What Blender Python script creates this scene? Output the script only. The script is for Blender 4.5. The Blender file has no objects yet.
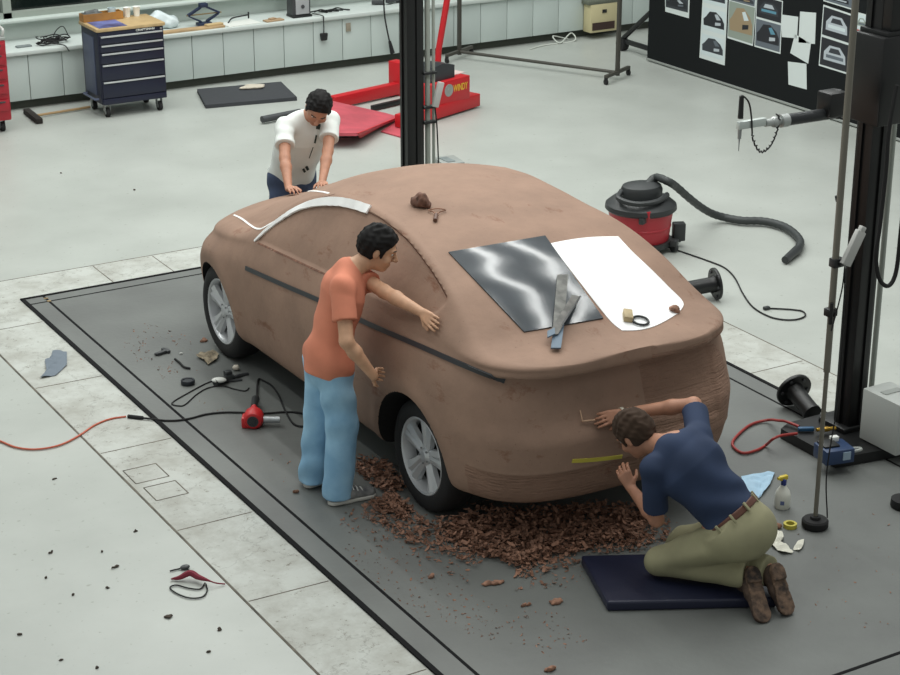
import bpy, bmesh, math, random
import numpy as np
from mathutils import Vector, Matrix
from mathutils.bvhtree import BVHTree
R = math.radians
C = bpy.context.scene.collection
rnd = random.Random(7)
# ---------------------------------------------------------------- camera
F_PX, PITCH, YAW, CAM_H = 1875.97, 0.3671438, 0.5333269, 4.79052
CAM = Vector((0, 0, CAM_H))
FWD = Vector((math.sin(YAW)*math.cos(PITCH), math.cos(YAW)*math.cos(PITCH), -math.sin(PITCH)))
RGT = Vector((math.cos(YAW), -math.sin(YAW), 0))
UPV = RGT.cross(FWD)
def ray(px, py): return FWD + RGT*((px-450)/F_PX) + UPV*((337.5-py)/F_PX)
def G(px, py, z=0.0):
    d = ray(px, py); return CAM + d*((z-CAM_H)/d.z)
def GY(px, py, y):
    d = ray(px, py); return CAM + d*(y/d.y)
def GX(px, py, x):
    d = ray(px, py); return CAM + d*(x/d.x)
cam_d = bpy.data.cameras.new('camera'); cam = bpy.data.objects.new('camera', cam_d); C.objects.link(cam)
cam_d.sensor_width = 36; cam_d.lens = F_PX*36/900; cam_d.clip_end = 200
cam.matrix_world = Matrix(((RGT.x, UPV.x, -FWD.x, CAM.x), (RGT.y, UPV.y, -FWD.y, CAM.y), (RGT.z, UPV.z, -FWD.z, CAM.z), (0, 0, 0, 1)))
bpy.context.scene.camera = cam
# ---------------------------------------------------------------- materials
def lin(c):
    return tuple(((v/255)/12.92 if v/255 <= .04045 else ((v/255+.055)/1.055)**2.4) for v in c) + (1,)
MATS = {}
def mat(name, col, rough=.6, metal=0, var=0.0, vscale=6, col2=None, bump=0, bscale=40, spec=.5, coat=0, alpha=1, stretch=None, trans=0):
    if name in MATS: return MATS[name]
    m = bpy.data.materials.new(name); m.use_nodes = True; nt = m.node_tree; b = nt.nodes['Principled BSDF']
    b.inputs['Base Color'].default_value = lin(col); b.inputs['Roughness'].default_value = rough; b.inputs['Metallic'].default_value = metal
    b.inputs['Specular IOR Level'].default_value = spec; b.inputs['Coat Weight'].default_value = coat; b.inputs['Alpha'].default_value = alpha
    b.inputs['Transmission Weight'].default_value = trans
    tc = nt.nodes.new('ShaderNodeTexCoord'); src = tc.outputs['Object']
    if stretch:
        mp = nt.nodes.new('ShaderNodeMapping'); mp.inputs['Scale'].default_value = stretch; nt.links.new(src, mp.inputs['Vector']); src = mp.outputs['Vector']
    if var or col2:
        n = nt.nodes.new('ShaderNodeTexNoise'); n.inputs['Scale'].default_value = vscale; n.inputs['Detail'].default_value = 6; nt.links.new(src, n.inputs['Vector'])
        rp = nt.nodes.new('ShaderNodeValToRGB'); c2 = col2 or tuple(max(0, v*(1-var)) for v in col)
        rp.color_ramp.elements[0].position = .35; rp.color_ramp.elements[1].position = .65
        rp.color_ramp.elements[0].color = lin(c2); rp.color_ramp.elements[1].color = lin(col)
        nt.links.new(n.outputs['Fac'], rp.inputs['Fac']); nt.links.new(rp.outputs['Color'], b.inputs['Base Color'])
    if bump:
        n2 = nt.nodes.new('ShaderNodeTexNoise'); n2.inputs['Scale'].default_value = bscale; n2.inputs['Detail'].default_value = 5; nt.links.new(src, n2.inputs['Vector'])
        bp = nt.nodes.new('ShaderNodeBump'); bp.inputs['Strength'].default_value = bump; bp.inputs['Distance'].default_value = .02
        nt.links.new(n2.outputs['Fac'], bp.inputs['Height']); nt.links.new(bp.outputs['Normal'], b.inputs['Normal'])
    MATS[name] = m; return m
# ---------------------------------------------------------------- mesh builder
def frame_m(o, x, y, z):
    x, y, z = Vector(x), Vector(y), Vector(z)
    return Matrix(((x.x, y.x, z.x, o[0]), (x.y, y.y, z.y, o[1]), (x.z, y.z, z.z, o[2]), (0, 0, 0, 1)))
def axis_m(o, d):
    d = Vector(d).normalized(); a = Vector((0, 0, 1)) if abs(d.z) < .9 else Vector((1, 0, 0))
    x = a.cross(d).normalized(); y = d.cross(x); return frame_m(o, x, y, d)
def spline(pts, n=8, closed=False):
    P = [Vector(p) for p in pts]; out = []; N = len(P)
    for i in range(N if closed else N-1):
        p1, p2 = P[i], P[(i+1) % N]; p0 = P[i-1] if (i > 0 or closed) else p1*2-p2; p3 = P[(i+2) % N] if (i+2 < N or closed) else p2*2-p1
        for k in range(n):
            t = k/n; out.append(.5*((2*p1)+(p2-p0)*t+(2*p0-5*p1+4*p2-p3)*t*t+(3*p1-p0-3*p2+p3)*t**3))
    if not closed: out.append(P[-1])
    return out
class MB:
    def __init__(s): s.v = []; s.f = []; s.mi = []; s.m = 0
    def add(s, vs, fs, M=None):
        b = len(s.v); s.v += [(M @ Vector(v)) if M else Vector(v) for v in vs]
        for f in fs: s.f.append([b+i for i in f]); s.mi.append(s.m)
    def box(s, c, sz, bev=0, M=None, rz=0, taper=1):
        hx, hy, hz = sz[0]/2, sz[1]/2, sz[2]/2
        T = Matrix.Translation(c) @ Matrix.Rotation(rz, 4, 'Z')
        if M: T = M @ T
        if bev <= 0:
            vs = [(x*hx*(taper if z > 0 else 1), y*hy*(taper if z > 0 else 1), z*hz) for z in (-1, 1) for y in (-1, 1) for x in (-1, 1)]
            s.add(vs, [(0, 2, 3, 1), (4, 5, 7, 6), (0, 1, 5, 4), (2, 6, 7, 3), (0, 4, 6, 2), (1, 3, 7, 5)], T)
        else:
            bm = bmesh.new(); bmesh.ops.create_cube(bm, size=1)
            for v in bm.verts:
                k = taper if v.co.z > 0 else 1
                v.co = Vector((v.co.x*sz[0]*k, v.co.y*sz[1]*k, v.co.z*sz[2]))
            bmesh.ops.bevel(bm, geom=bm.edges[:], offset=bev, segments=2, profile=.5, affect='EDGES')
            bm.verts.index_update(); s.add([v.co.copy() for v in bm.verts], [[v.index for v in f.verts] for f in bm.faces], T); bm.free()
        return s
    def lathe(s, prof, seg=20, M=None, caps=True):
        vs = []; fs = []; n = len(prof)
        for i in range(seg):
            a = 2*math.pi*i/seg; ca, sa = math.cos(a), math.sin(a)
            for r, z in prof: vs.append((r*ca, r*sa, z))
        for i in range(seg):
            j = (i+1) % seg
            for k in range(n-1): fs.append((i*n+k, j*n+k, j*n+k+1, i*n+k+1))
        if caps:
            if prof[0][0] > 1e-5: fs.append([i*n for i in range(seg)][::-1])
            if prof[-1][0] > 1e-5: fs.append([i*n+n-1 for i in range(seg)])
        s.add(vs, fs, M); return s
    def cyl(s, a, b, r, seg=14, r2=None):
        a, b = Vector(a), Vector(b); L = (b-a).length
        return s.lathe([(r, 0), (r if r2 is None else r2, L)], seg, axis_m(a, b-a))
    def tube(s, pts, r, seg=8, closed=False):
        P = [Vector(p) for p in pts]; n = len(P); rr = r if isinstance(r, (list, tuple)) else [r]*n
        vs = []; fs = []; prev = None
        for i in range(n):
            d = (P[(i+1) % n]-P[i-1]) if (closed or 0 < i < n-1) else (P[1]-P[0] if i == 0 else P[-1]-P[-2])
            d = d.normalized() if d.length > 1e-9 else Vector((0, 0, 1))
            if prev is None:
                a = Vector((0, 0, 1)) if abs(d.z) < .9 else Vector((1, 0, 0)); x = a.cross(d).normalized()
            else:
                x = (prev-d*prev.dot(d)); x = x.normalized() if x.length > 1e-6 else d.orthogonal().normalized()
            prev = x; y = d.cross(x)
            for k in range(seg):
                t = 2*math.pi*k/seg; vs.append(P[i]+(x*math.cos(t)+y*math.sin(t))*rr[i])
        for i in range(n if closed else n-1):
            j = (i+1) % n
            for k in range(seg): fs.append((i*seg+k, i*seg+(k+1) % seg, j*seg+(k+1) % seg, j*seg+k))
        if not closed: fs.append(list(range(seg))[::-1]); fs.append([(n-1)*seg+k for k in range(seg)])
        s.add(vs, fs); return s
    def prism(s, poly, d, M=None):
        n = len(poly); vs = [(x, y, 0) for x, y in poly]+[(x, y, d) for x, y in poly]
        fs = [list(range(n))[::-1], [n+i for i in range(n)]]+[(i, (i+1) % n, n+(i+1) % n, n+i) for i in range(n)]
        s.add(vs, fs, M); return s
    def slab(s, pts, d):               # polygon of world points extruded along vector d
        n = len(pts); d = Vector(d); vs = [Vector(p) for p in pts]+[Vector(p)+d for p in pts]
        fs = [list(range(n))[::-1], [n+i for i in range(n)]]+[(i, (i+1) % n, n+(i+1) % n, n+i) for i in range(n)]
        s.add(vs, fs); return s
    def ball(s, c, r, seg=12, rings=8, M=None):
        r = (r, r, r) if not isinstance(r, (tuple, list)) else r
        prof = [(math.sin(math.pi*i/rings), -math.cos(math.pi*i/rings)) for i in range(rings+1)]
        T = Matrix.Translation(c) @ (M or Matrix()) @ Matrix.Diagonal((r[0], r[1], r[2], 1)); return s.lathe(prof, seg, T)
def world_loc(o):
    l = Vector((0, 0, 0))
    while o is not None: l += o.location; o = o.parent
    return l
def to_obj(name, mb, m, parent=None, world=True, ang=38, flat=False, orient=True):
    off = world_loc(parent) if (parent is not None and world) else Vector((0, 0, 0))
    me = bpy.data.meshes.new(name); me.from_pydata([tuple(v-off) for v in mb.v], [], mb.f)
    for x in (m if isinstance(m, (list, tuple)) else [m]): me.materials.append(x)
    me.polygons.foreach_set('material_index', mb.mi)
    if orient:
        bm = bmesh.new(); bm.from_mesh(me); bmesh.ops.remove_doubles(bm, verts=bm.verts, dist=1e-6); bmesh.ops.recalc_face_normals(bm, faces=bm.faces); bm.to_mesh(me); bm.free()
    if not flat:
        me.polygons.foreach_set('use_smooth', [True]*len(me.polygons)); me.set_sharp_from_angle(angle=R(ang))
    me.update()
    o = bpy.data.objects.new(name, me); C.objects.link(o)
    if parent is not None: o.parent = parent
    return o
def tag(o, label, cat, group=None):
    o['label'] = label; o['category'] = cat
    if group: o['group'] = group
    return o
def thing(name, label, cat, loc=(0, 0, 0), group=None, rz=0):
    o = bpy.data.objects.new(name, None); C.objects.link(o); o.location = loc; o.rotation_euler = (0, 0, rz); o.empty_display_size = .1
    return tag(o, label, cat, group)
def part(name, mb, m, parent, label=None, world=True, **k):
    o = to_obj(name, mb, m, parent, world, **k)
    if label: o['label'] = label
    return o
def solo(name, mb, m, label, cat, group=None, **k):
    v = mb.v; lo = Vector([min(p[i] for p in v) for i in range(3)]); hi = Vector([max(p[i] for p in v) for i in range(3)])
    c = Vector(((lo.x+hi.x)/2, (lo.y+hi.y)/2, lo.z)); mb.v = [p-c for p in v]
    o = to_obj(name, mb, m, None, **k); o.location = c; return tag(o, label, cat, group)
def struct(name, mb, m, **k):
    o = to_obj(name, mb, m, None, **k); o['kind'] = 'structure'; return o
def dup(root, loc, rz=0, label=None):
    r = root.copy(); C.objects.link(r); r.location = loc; r.rotation_euler = (0, 0, rz)
    if label: r['label'] = label
    for ch in list(root.children):
        c = ch.copy(); C.objects.link(c); c.parent = r
        for g in list(ch.children):
            d = g.copy(); C.objects.link(d); d.parent = c
    return r
def text_mb(body, size, M, depth=.001, font_bold=False, width=None):
    cu = bpy.data.curves.new('t', 'FONT'); cu.body = body; cu.size = size; cu.extrude = depth; cu.align_x = 'CENTER'; cu.align_y = 'CENTER'; cu.offset = .012*size if font_bold else 0
    ob = bpy.data.objects.new('t', cu); C.objects.link(ob); dg = bpy.context.evaluated_depsgraph_get(); me = bpy.data.meshes.new_from_object(ob.evaluated_get(dg))
    mb = MB(); sx = 1
    if width:
        w = max(v.co.x for v in me.vertices)-min(v.co.x for v in me.vertices); sx = width/w
    mb.add([Vector((v.co.x*sx, v.co.y, v.co.z)) for v in me.vertices], [list(p.vertices) for p in me.polygons], M)
    bpy.data.objects.remove(ob); bpy.data.curves.remove(cu); bpy.data.meshes.remove(me); return mb
# ---------------------------------------------------------------- implicit surfaces (people, cloth, clay lumps)
class Vox:
    def __init__(s, lo, hi, h):
        s.lo = np.array(lo, float); s.h = h; s.n = np.ceil((np.array(hi)-s.lo)/h).astype(int)+1; s.v = np.full(s.n, .5, np.float32)
    def _sl(s, lo, hi):
        a = np.clip(np.floor((lo-s.lo)/s.h).astype(int), 0, s.n-1); b = np.clip(np.ceil((hi-s.lo)/s.h).astype(int)+1, 1, s.n)
        if np.any(b <= a): return None, None
        ax = [s.lo[i]+s.h*np.arange(a[i], b[i]) for i in range(3)]
        return tuple(slice(a[i], b[i]) for i in range(3)), np.meshgrid(*ax, indexing='ij')
    def put(s, sl, d, k, sub=False):
        c = s.v[sl]
        if sub: s.v[sl] = np.maximum(c, -d); return
        if k > 0:
            h = np.clip(.5+.5*(d-c)/k, 0, 1); s.v[sl] = d*(1-h)+c*h-k*h*(1-h)
        else: s.v[sl] = np.minimum(c, d)
    def clipd(s, d, P, clip):
        for p, n in (clip or ()):
            n = Vector(n).normalized(); d = np.maximum(d, (P[0]-p[0])*n.x+(P[1]-p[1])*n.y+(P[2]-p[2])*n.z)
        return d
    def cone(s, a, b, ra, rb=None, k=.02, squash=None, clip=None, sub=False, noise=None):
        rb = ra if rb is None else rb; a = np.array(a, float); b = np.array(b, float); rm = max(ra, rb)+.02+k
        sl, P = s._sl(np.minimum(a, b)-rm, np.maximum(a, b)+rm)
        if sl is None: return s
        Q = P; aa, bb = a, b
        if squash:
            d, q = squash; d = np.array(Vector(d).normalized()); e = 1/q-1; o = a
            t = (P[0]-o[0])*d[0]+(P[1]-o[1])*d[1]+(P[2]-o[2])*d[2]; Q = [P[i]+e*t*d[i] for i in range(3)]
            bb = b+e*np.dot(b-o, d)*d
        ab = bb-aa; L = max(np.dot(ab, ab), 1e-9)
        t = np.clip(((Q[0]-aa[0])*ab[0]+(Q[1]-aa[1])*ab[1]+(Q[2]-aa[2])*ab[2])/L, 0, 1)
        d = np.sqrt((Q[0]-aa[0]-t*ab[0])**2+(Q[1]-aa[1]-t*ab[1])**2+(Q[2]-aa[2]-t*ab[2])**2)-(ra+(rb-ra)*t)
        if squash: d = d*max(squash[1], .6)
        if noise: d = d+noise(P)
        s.put(sl, s.clipd(d, P, clip), k, sub); return s
    def ell(s, c, r, k=.02, X=(1, 0, 0), Y=(0, 1, 0), Z=(0, 0, 1), clip=None, sub=False, noise=None):
        c = np.array(c, float); rm = max(r)+k+.01
        sl, P = s._sl(c-rm, c+rm)
        if sl is None: return s
        p = [P[i]-c[i] for i in range(3)]; q = [(p[0]*A[0]+p[1]*A[1]+p[2]*A[2])/r[i] for i, A in enumerate((X, Y, Z))]
        k0 = np.sqrt(q[0]**2+q[1]**2+q[2]**2); k1 = np.sqrt((q[0]/r[0])**2+(q[1]/r[1])**2+(q[2]/r[2])**2)+1e-6
        d = k0*(k0-1)/k1
        if noise: d = d+noise(P)
        s.put(sl, s.clipd(d, P, clip), k, sub); return s
    def warp(s, fn):
        ax = [s.lo[i]+s.h*np.arange(s.n[i]) for i in range(3)]; P = np.meshgrid(*ax, indexing='ij', sparse=True); s.v += fn(P).astype(np.float32); return s
    def cut(s, p, n):
        ax = [s.lo[i]+s.h*np.arange(s.n[i]) for i in range(3)]; P = np.meshgrid(*ax, indexing='ij', sparse=True); n = Vector(n).normalized()
        s.v = np.maximum(s.v, ((P[0]-p[0])*n.x+(P[1]-p[1])*n.y+(P[2]-p[2])*n.z).astype(np.float32)); return s
    def mesh(s):
        v = s.v.copy(); v[0] = v[-1] = .5; v[:, 0] = v[:, -1] = .5; v[:, :, 0] = v[:, :, -1] = .5
        ins = v < 0; n = s.n; acc = np.zeros(tuple(n-1)+(3,), np.float32); cnt = np.zeros(tuple(n-1), np.float32)
        off = [(i, j, k) for i in (0, 1) for j in (0, 1) for k in (0, 1)]
        g = lambda A, o: A[o[0]:n[0]-1+o[0], o[1]:n[1]-1+o[1], o[2]:n[2]-1+o[2]]
        for a in range(3):
            for o in off:
                if o[a]: continue
                o2 = list(o); o2[a] = 1; va, vb = g(v, o), g(v, o2); x = (va < 0) != (vb < 0)
                t = np.where(x, va/(va-vb+1e-12), 0); cnt += x
                for i in range(3): acc[..., i] += np.where(x, (t if i == a else o[i]), 0)
        cell = cnt > 0; idx = np.full(cell.shape, -1, np.int64); idx[cell] = np.arange(cell.sum())
        ijk = np.argwhere(cell); V = s.lo+s.h*(ijk+acc[cell]/cnt[cell][:, None]); quads = []
        for a in range(3):
            b, c = (a+1) % 3, (a+2) % 3
            sa = [slice(None)]*3; sa[a] = slice(0, n[a]-1); sb = [slice(None)]*3; sb[a] = slice(1, n[a])
            A, B = ins[tuple(sa)], ins[tuple(sb)]; e = np.argwhere(A != B)
            e = e[(e[:, b] > 0) & (e[:, c] > 0) & (e[:, b] < n[b]-1) & (e[:, c] < n[c]-1)]
            if not len(e): continue
            fl = A[tuple(e.T)]; q = []
            for db, dc in ((-1, -1), (0, -1), (0, 0), (-1, 0)):
                w = e.copy(); w[:, b] += db; w[:, c] += dc; q.append(idx[tuple(w.T)])
            q = np.stack(q, 1); q[~fl] = q[~fl][:, ::-1]; quads.append(q)
        return V, np.concatenate(quads)
    def obj(s, name, m, parent=None, label=None, smooth=1):
        V, Q = s.mesh()
        for _ in range(smooth):                                   # light laplacian
            S = np.zeros_like(V); N = np.zeros(len(V))
            for i in range(4):
                a, b = Q[:, i], Q[:, (i+1) % 4]; np.add.at(S, a, V[b]); np.add.at(S, b, V[a]); np.add.at(N, a, 1); np.add.at(N, b, 1)
            V = V*.5+.5*S/np.maximum(N, 1)[:, None]
        off = np.array(world_loc(parent)) if parent is not None else 0; V = V-off
        me = bpy.data.meshes.new(name); me.vertices.add(len(V)); me.vertices.foreach_set('co', V.astype(np.float32).ravel())
        me.loops.add(len(Q)*4); me.loops.foreach_set('vertex_index', Q.ravel().astype(np.int32)); me.polygons.add(len(Q)); me.polygons.foreach_set('loop_start', np.arange(0, len(Q)*4, 4, dtype=np.int32))
        me.polygons.foreach_set('use_smooth', np.ones(len(Q), bool)); me.update(calc_edges=True); me.validate()
        me.materials.append(m); o = bpy.data.objects.new(name, me); C.objects.link(o)
        if parent is not None: o.parent = parent
        if label: o['label'] = label
        return o
# ---------------------------------------------------------------- setting
def floor_mat():
    m = bpy.data.materials.new('polished concrete'); m.use_nodes = True; nt = m.node_tree; b = nt.nodes['Principled BSDF']; L = nt.links.new
    tc = nt.nodes.new('ShaderNodeTexCoord')
    def noise(sc, det=6, rough=.6, stretch=None):
        n = nt.nodes.new('ShaderNodeTexNoise'); n.inputs['Scale'].default_value = sc; n.inputs['Detail'].default_value = det; n.inputs['Roughness'].default_value = rough
        if stretch:
            mp = nt.nodes.new('ShaderNodeMapping'); mp.inputs['Scale'].default_value = stretch; L(tc.outputs['Object'], mp.inputs[0]); L(mp.outputs[0], n.inputs['Vector'])
        else: L(tc.outputs['Object'], n.inputs['Vector'])
        return n
    def ramp(n, p0, c0, p1, c1):
        r = nt.nodes.new('ShaderNodeValToRGB'); e = r.color_ramp.elements; e[0].position = p0; e[0].color = lin(c0); e[1].position = p1; e[1].color = lin(c1); L(n.outputs['Fac'], r.inputs['Fac']); return r
    base = ramp(noise(.9), .3, (166, 170, 164), .7, (181, 185, 179))
    sp = ramp(noise(26, 3, .5), .66, (255, 255, 255), .74, (176, 172, 160))
    mx = nt.nodes.new('ShaderNodeMix'); mx.data_type = 'RGBA'; mx.blend_type = 'MULTIPLY'; mx.inputs[0].default_value = .5
    L(base.outputs[0], mx.inputs[6]); L(sp.outputs[0], mx.inputs[7]); L(mx.outputs[2], b.inputs['Base Color'])
    rr = nt.nodes.new('ShaderNodeMapRange'); rr.inputs[3].default_value = .26; rr.inputs[4].default_value = .48; L(noise(2.2).outputs['Fac'], rr.inputs[0]); L(rr.outputs[0], b.inputs['Roughness'])
    return m
def worn_mat():
    m = bpy.data.materials.new('worn painted concrete'); m.use_nodes = True; nt = m.node_tree; b = nt.nodes['Principled BSDF']; L = nt.links.new
    tc = nt.nodes.new('ShaderNodeTexCoord')
    def nz(sc, det, rg):
        n = nt.nodes.new('ShaderNodeTexNoise'); n.inputs['Scale'].default_value = sc; n.inputs['Detail'].default_value = det; n.inputs['Roughness'].default_value = rg; L(tc.outputs['Object'], n.inputs['Vector']); return n
    def ramp(n, p0, c0, p1, c1, out='Fac'):
        r = nt.nodes.new('ShaderNodeValToRGB'); e = r.color_ramp.elements; e[0].position = p0; e[0].color = lin(c0); e[1].position = p1; e[1].color = lin(c1); L(n.outputs[out], r.inputs['Fac']); return r
    base = ramp(nz(3, 8, .7), .35, (158, 158, 150), .60, (184, 187, 181))
    peel = ramp(nz(15, 9, .85), .57, (255, 255, 255), .64, (150, 138, 122))
    vo = nt.nodes.new('ShaderNodeTexVoronoi'); vo.feature = 'DISTANCE_TO_EDGE'; vo.inputs['Scale'].default_value = 1.1
    wn = nt.nodes.new('ShaderNodeVectorMath'); wn.operation = 'MULTIPLY_ADD'; wn.inputs[1].default_value = (.5, .5, .5); L(nz(2.2, 6, .7).outputs['Color'], wn.inputs[0]); L(tc.outputs['Object'], wn.inputs[2]); L(wn.outputs[0], vo.inputs['Vector'])
    crk = ramp(vo, .002, (105, 95, 82), .007, (255, 255, 255), 'Distance')
    m1 = nt.nodes.new('ShaderNodeMix'); m1.data_type = 'RGBA'; m1.blend_type = 'MULTIPLY'; m1.inputs[0].default_value = .9; L(base.outputs[0], m1.inputs[6]); L(peel.outputs[0], m1.inputs[7])
    m2 = nt.nodes.new('ShaderNodeMix'); m2.data_type = 'RGBA'; m2.blend_type = 'MULTIPLY'; m2.inputs[0].default_value = .28; L(m1.outputs[2], m2.inputs[6]); L(crk.outputs[0], m2.inputs[7])
    L(m2.outputs[2], b.inputs['Base Color']); b.inputs['Roughness'].default_value = .62
    return m
FLOOR = floor_mat(); WORN = worn_mat()
PLATE = mat('platform steel', (112, 115, 112), .5, .0, .2, 1.3, (99, 101, 99), .08, 30)
BLACK = mat('black paint', (26, 27, 28), .45); RUBBER = mat('black rubber', (24, 24, 25), .8); DKGREY = mat('dark grey metal', (62, 64, 66), .5)
WHITE = mat('white paint', (226, 228, 222), .5); STEEL = mat('bare steel', (160, 163, 163), .35, .8); GREYP = mat('grey painted steel', (148, 152, 148), .5)
CABW = mat('white laminate', (192, 203, 199), .45); GAP = mat('joint dark', (112, 104, 92), .8, 0, .35, 9); RED = mat('red paint', (190, 30, 38), .42); WOOD = mat('maple top', (196, 168, 122), .5, 0, .12, 9, stretch=(1, 8, 1))
mb = MB(); mb.slab([(-14, -6, -.06), (22, -6, -.06), (22, 19.3, -.06), (-14, 19.3, -.06)], (0, 0, .06)); struct('floor', mb, FLOOR)
X0, X1, Y0, Y1 = 3.95, 7.72, 2.0, 13.03
def flat(name, x0, x1, y0, y1, z0, z1, m):
    b = MB(); b.box(((x0+x1)/2, (y0+y1)/2, (z0+z1)/2), (x1-x0, y1-y0, z1-z0)); return struct(name, b, m)
b = MB(); 
for x0, x1, y0, y1 in ((3.475, X0, Y0, 13.515), (X1, 8.205, Y0, 13.515), (X0, X1, Y1, 13.515)): b.box(((x0+x1)/2, (y0+y1)/2, .0015), (x1-x0, y1-y0, .003))
struct('trim_1', b, WORN)
b = MB(); w = .011                                              # joints in the concrete
for x0, x1, y0, y1 in ((3.462, 3.473, Y0, 13.53), (8.207, 8.217, Y0, 13.53), (3.462, 8.217, 13.518, 13.529)): b.box(((x0+x1)/2, (y0+y1)/2, .001), (x1-x0, y1-y0, .003))
for yy in (4.2, 5.55, 6.9, 7.95, 8.9, 10.1, 11.3, 12.5):
    b.box((3.71, yy, .0025), (.46, .008, .003), rz=R(rnd.uniform(-2, 2)))
    b.box((7.96, yy+.2, .0025), (.46, .008, .003))
for xx in (4.7, 5.2, 6.3, 7.1): b.box((xx, 13.27, .0025), (.008, .46, .003))
for (px, py, a) in ((146, 474, .21), (166, 491, .2)):            # old access covers beside the plate
    p = G(px, py)
    for dx, dy, sx, sy in ((0, a/2, a, .007), (0, -a/2, a, .007), (a/2, 0, .007, a), (-a/2, 0, .007, a)): b.box((p.x+dx, p.y+dy, .003), (sx, sy, .003))
struct('trim_2', b, GAP)
flat('trim_3', X0, X1, Y0, Y1, -.02, .008, PLATE)
b = MB()
EB = .030
for x0, x1, y0, y1 in ((X0, X0+EB, Y0, Y1), (X1-.022, X1+.005, Y0, Y1), (X0, X1, Y1-.022, Y1+.003)): b.box(((x0+x1)/2, (y0+y1)/2, .006), (x1-x0, y1-y0, .016))
for x0, x1, y0, y1 in ((4.115, 4.133, Y0, 13.01), (7.547, 7.562, Y0, 13.01), (3.98, 7.70, 12.875, 12.890), (4.135, 7.545, 5.83, 5.85)): b.box(((x0+x1)/2, (y0+y1)/2, .005), (x1-x0, y1-y0, .010))
struct('trim_4', b, mat('black rubber edging', (17, 17, 19), .85, spec=.2))
b = MB(); b.box((4.124, 12.95, .006), (.03, .016, .014)); b.box((4.124, 12.882, .006), (.026, .026, .014)); struct('trim_6', b, mat('brass corner', (150, 128, 92), .5))
# back wall, low sill and window band
WALLM = mat('wall paint', (186, 196, 190), .7)
b = MB(); b.box((9, 19.27, .41), (26, .12, .82)); b.box((9, 19.27, 3.4), (26, .12, 1.2)); struct('wall_back', b, WALLM)
b = MB(); b.box((9, 19.16, .835), (26, .18, .03), .006); struct('trim_5', b, WALLM)
GLASSD = mat('dark window glass', (22, 30, 28), .12, 0, .7, .8, (46, 60, 42), spec=.5)
b = MB(); b.box((9, 19.30, 1.82), (26, .03, 1.95)); struct('window_1', b, GLASSD)
b = MB()
for x in (-1.0, 1.5, 3.7, 5.95, 11.4, 13.6, 15.8): b.box((x, 19.24, 1.82), (.09, .1, 1.95))
b.box((9, 19.24, .88), (26, .1, .06)); struct('window_frame', b, mat('window frame', (150, 158, 150), .5))
# ---------------------------------------------------------------- clay car
XC = 5.62
def curve(xs, ys):
    xs = np.array(xs, float); ys = np.array(ys, float); h = np.diff(xs); dl = np.diff(ys)/h; m = np.zeros(len(xs)); m[0], m[-1] = dl[0], dl[-1]
    for i in range(1, len(xs)-1):
        m[i] = 0 if dl[i-1]*dl[i] <= 0 else 2*dl[i-1]*dl[i]/(dl[i-1]+dl[i])
    def f(x):
        x = np.clip(x, xs[0], xs[-1]); i = np.clip(np.searchsorted(xs, x)-1, 0, len(h)-1); t = (x-xs[i])/h[i]
        return (2*t**3-3*t**2+1)*ys[i]+(t**3-2*t**2+t)*h[i]*m[i]+(-2*t**3+3*t**2)*ys[i+1]+(t**3-t**2)*h[i]*m[i+1]
    return f
YS = [7.5, 7.75, 7.9, 8.05, 8.3, 8.65, 8.95, 9.2, 9.5, 9.8, 10.05, 10.3, 10.6, 10.85, 11.1, 11.4, 11.7, 12.05]
f_zc = curve(YS, [1.125, 1.145, 1.188, 1.265, 1.375, 1.487, 1.535, 1.557, 1.57, 1.565, 1.525, 1.45, 1.335, 1.235, 1.13, 1.02, .94, .80])
f_sr = curve(YS, [.80, .80, .79, .755, .705, .66, .615, .60, .60, .61, .62, .645, .685, .70, .70, .68, .62, .55])
f_zr = curve(YS, [1.108, 1.118, 1.135, 1.195, 1.33, 1.435, 1.478, 1.50, 1.508, 1.485, 1.425, 1.33, 1.16, 1.04, .985, .93, .87, .75])
f_sb = curve([7.5, 7.9, 8.44, 9, 10.2, 10.8, 11.2, 11.6, 12.05], [.825, .84, .85, .845, .84, .835, .82, .79, .74])
f_zb = curve([7.5, 7.9, 8.44, 9, 9.7, 10.2, 10.6, 11, 11.4, 11.8, 12.05], [1.085, 1.080, 1.075, 1.075, 1.06, 1.045, 1.01, .935, .865, .77, .66])
f_bot = curve([7.5, 8.0, 8.6, 10.6, 11.6, 12.05], [.30, .29, .27, .25, .24, .24])
f_rear = curve([0, .28, .34, .50, .53, .66, .80, .95, 1.01, 1.03, 1.045, 1.07, 1.16, 1.7], [7.72, 7.64, 7.585, 7.535, 7.515, 7.515, 7.575, 7.63, 7.655, 7.65, 7.555, 7.545, 7.55, 7.55])
f_front = curve([0, .24, .45, .75, .95, 1.7], [11.8, 11.9, 12.02, 12.03, 11.96, 11.96])
def ring(y):
    zb, sb, zbt, sr, zr, zc = f_bot(y), f_sb(y), f_zb(y), f_sr(y), f_zr(y), f_zc(y); H = zbt-zb
    P = [(0, zb), (.45, zb), (.76, zb), (.835, zb+.015), (.872, zb+.09*H), (.898, zb+.33*H), (.908, zb+.56*H), (.895, zb+.80*H), (sb+.012, zbt-.03), (sb, zbt)]
    for t in (.33, .66): P.append((sb+(sr-sb)*t+.022*math.sin(math.pi*t), zbt+(zr-zbt)*t))
    P.append((sr, zr))
    for q in (.93, .8, .6, .35, .15, 0): P.append((sr*q, zc-(zc-zr)*q**2.3*.97-(zc-zr)*.0))
    return np.array(P, float)
NR = 180
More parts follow.
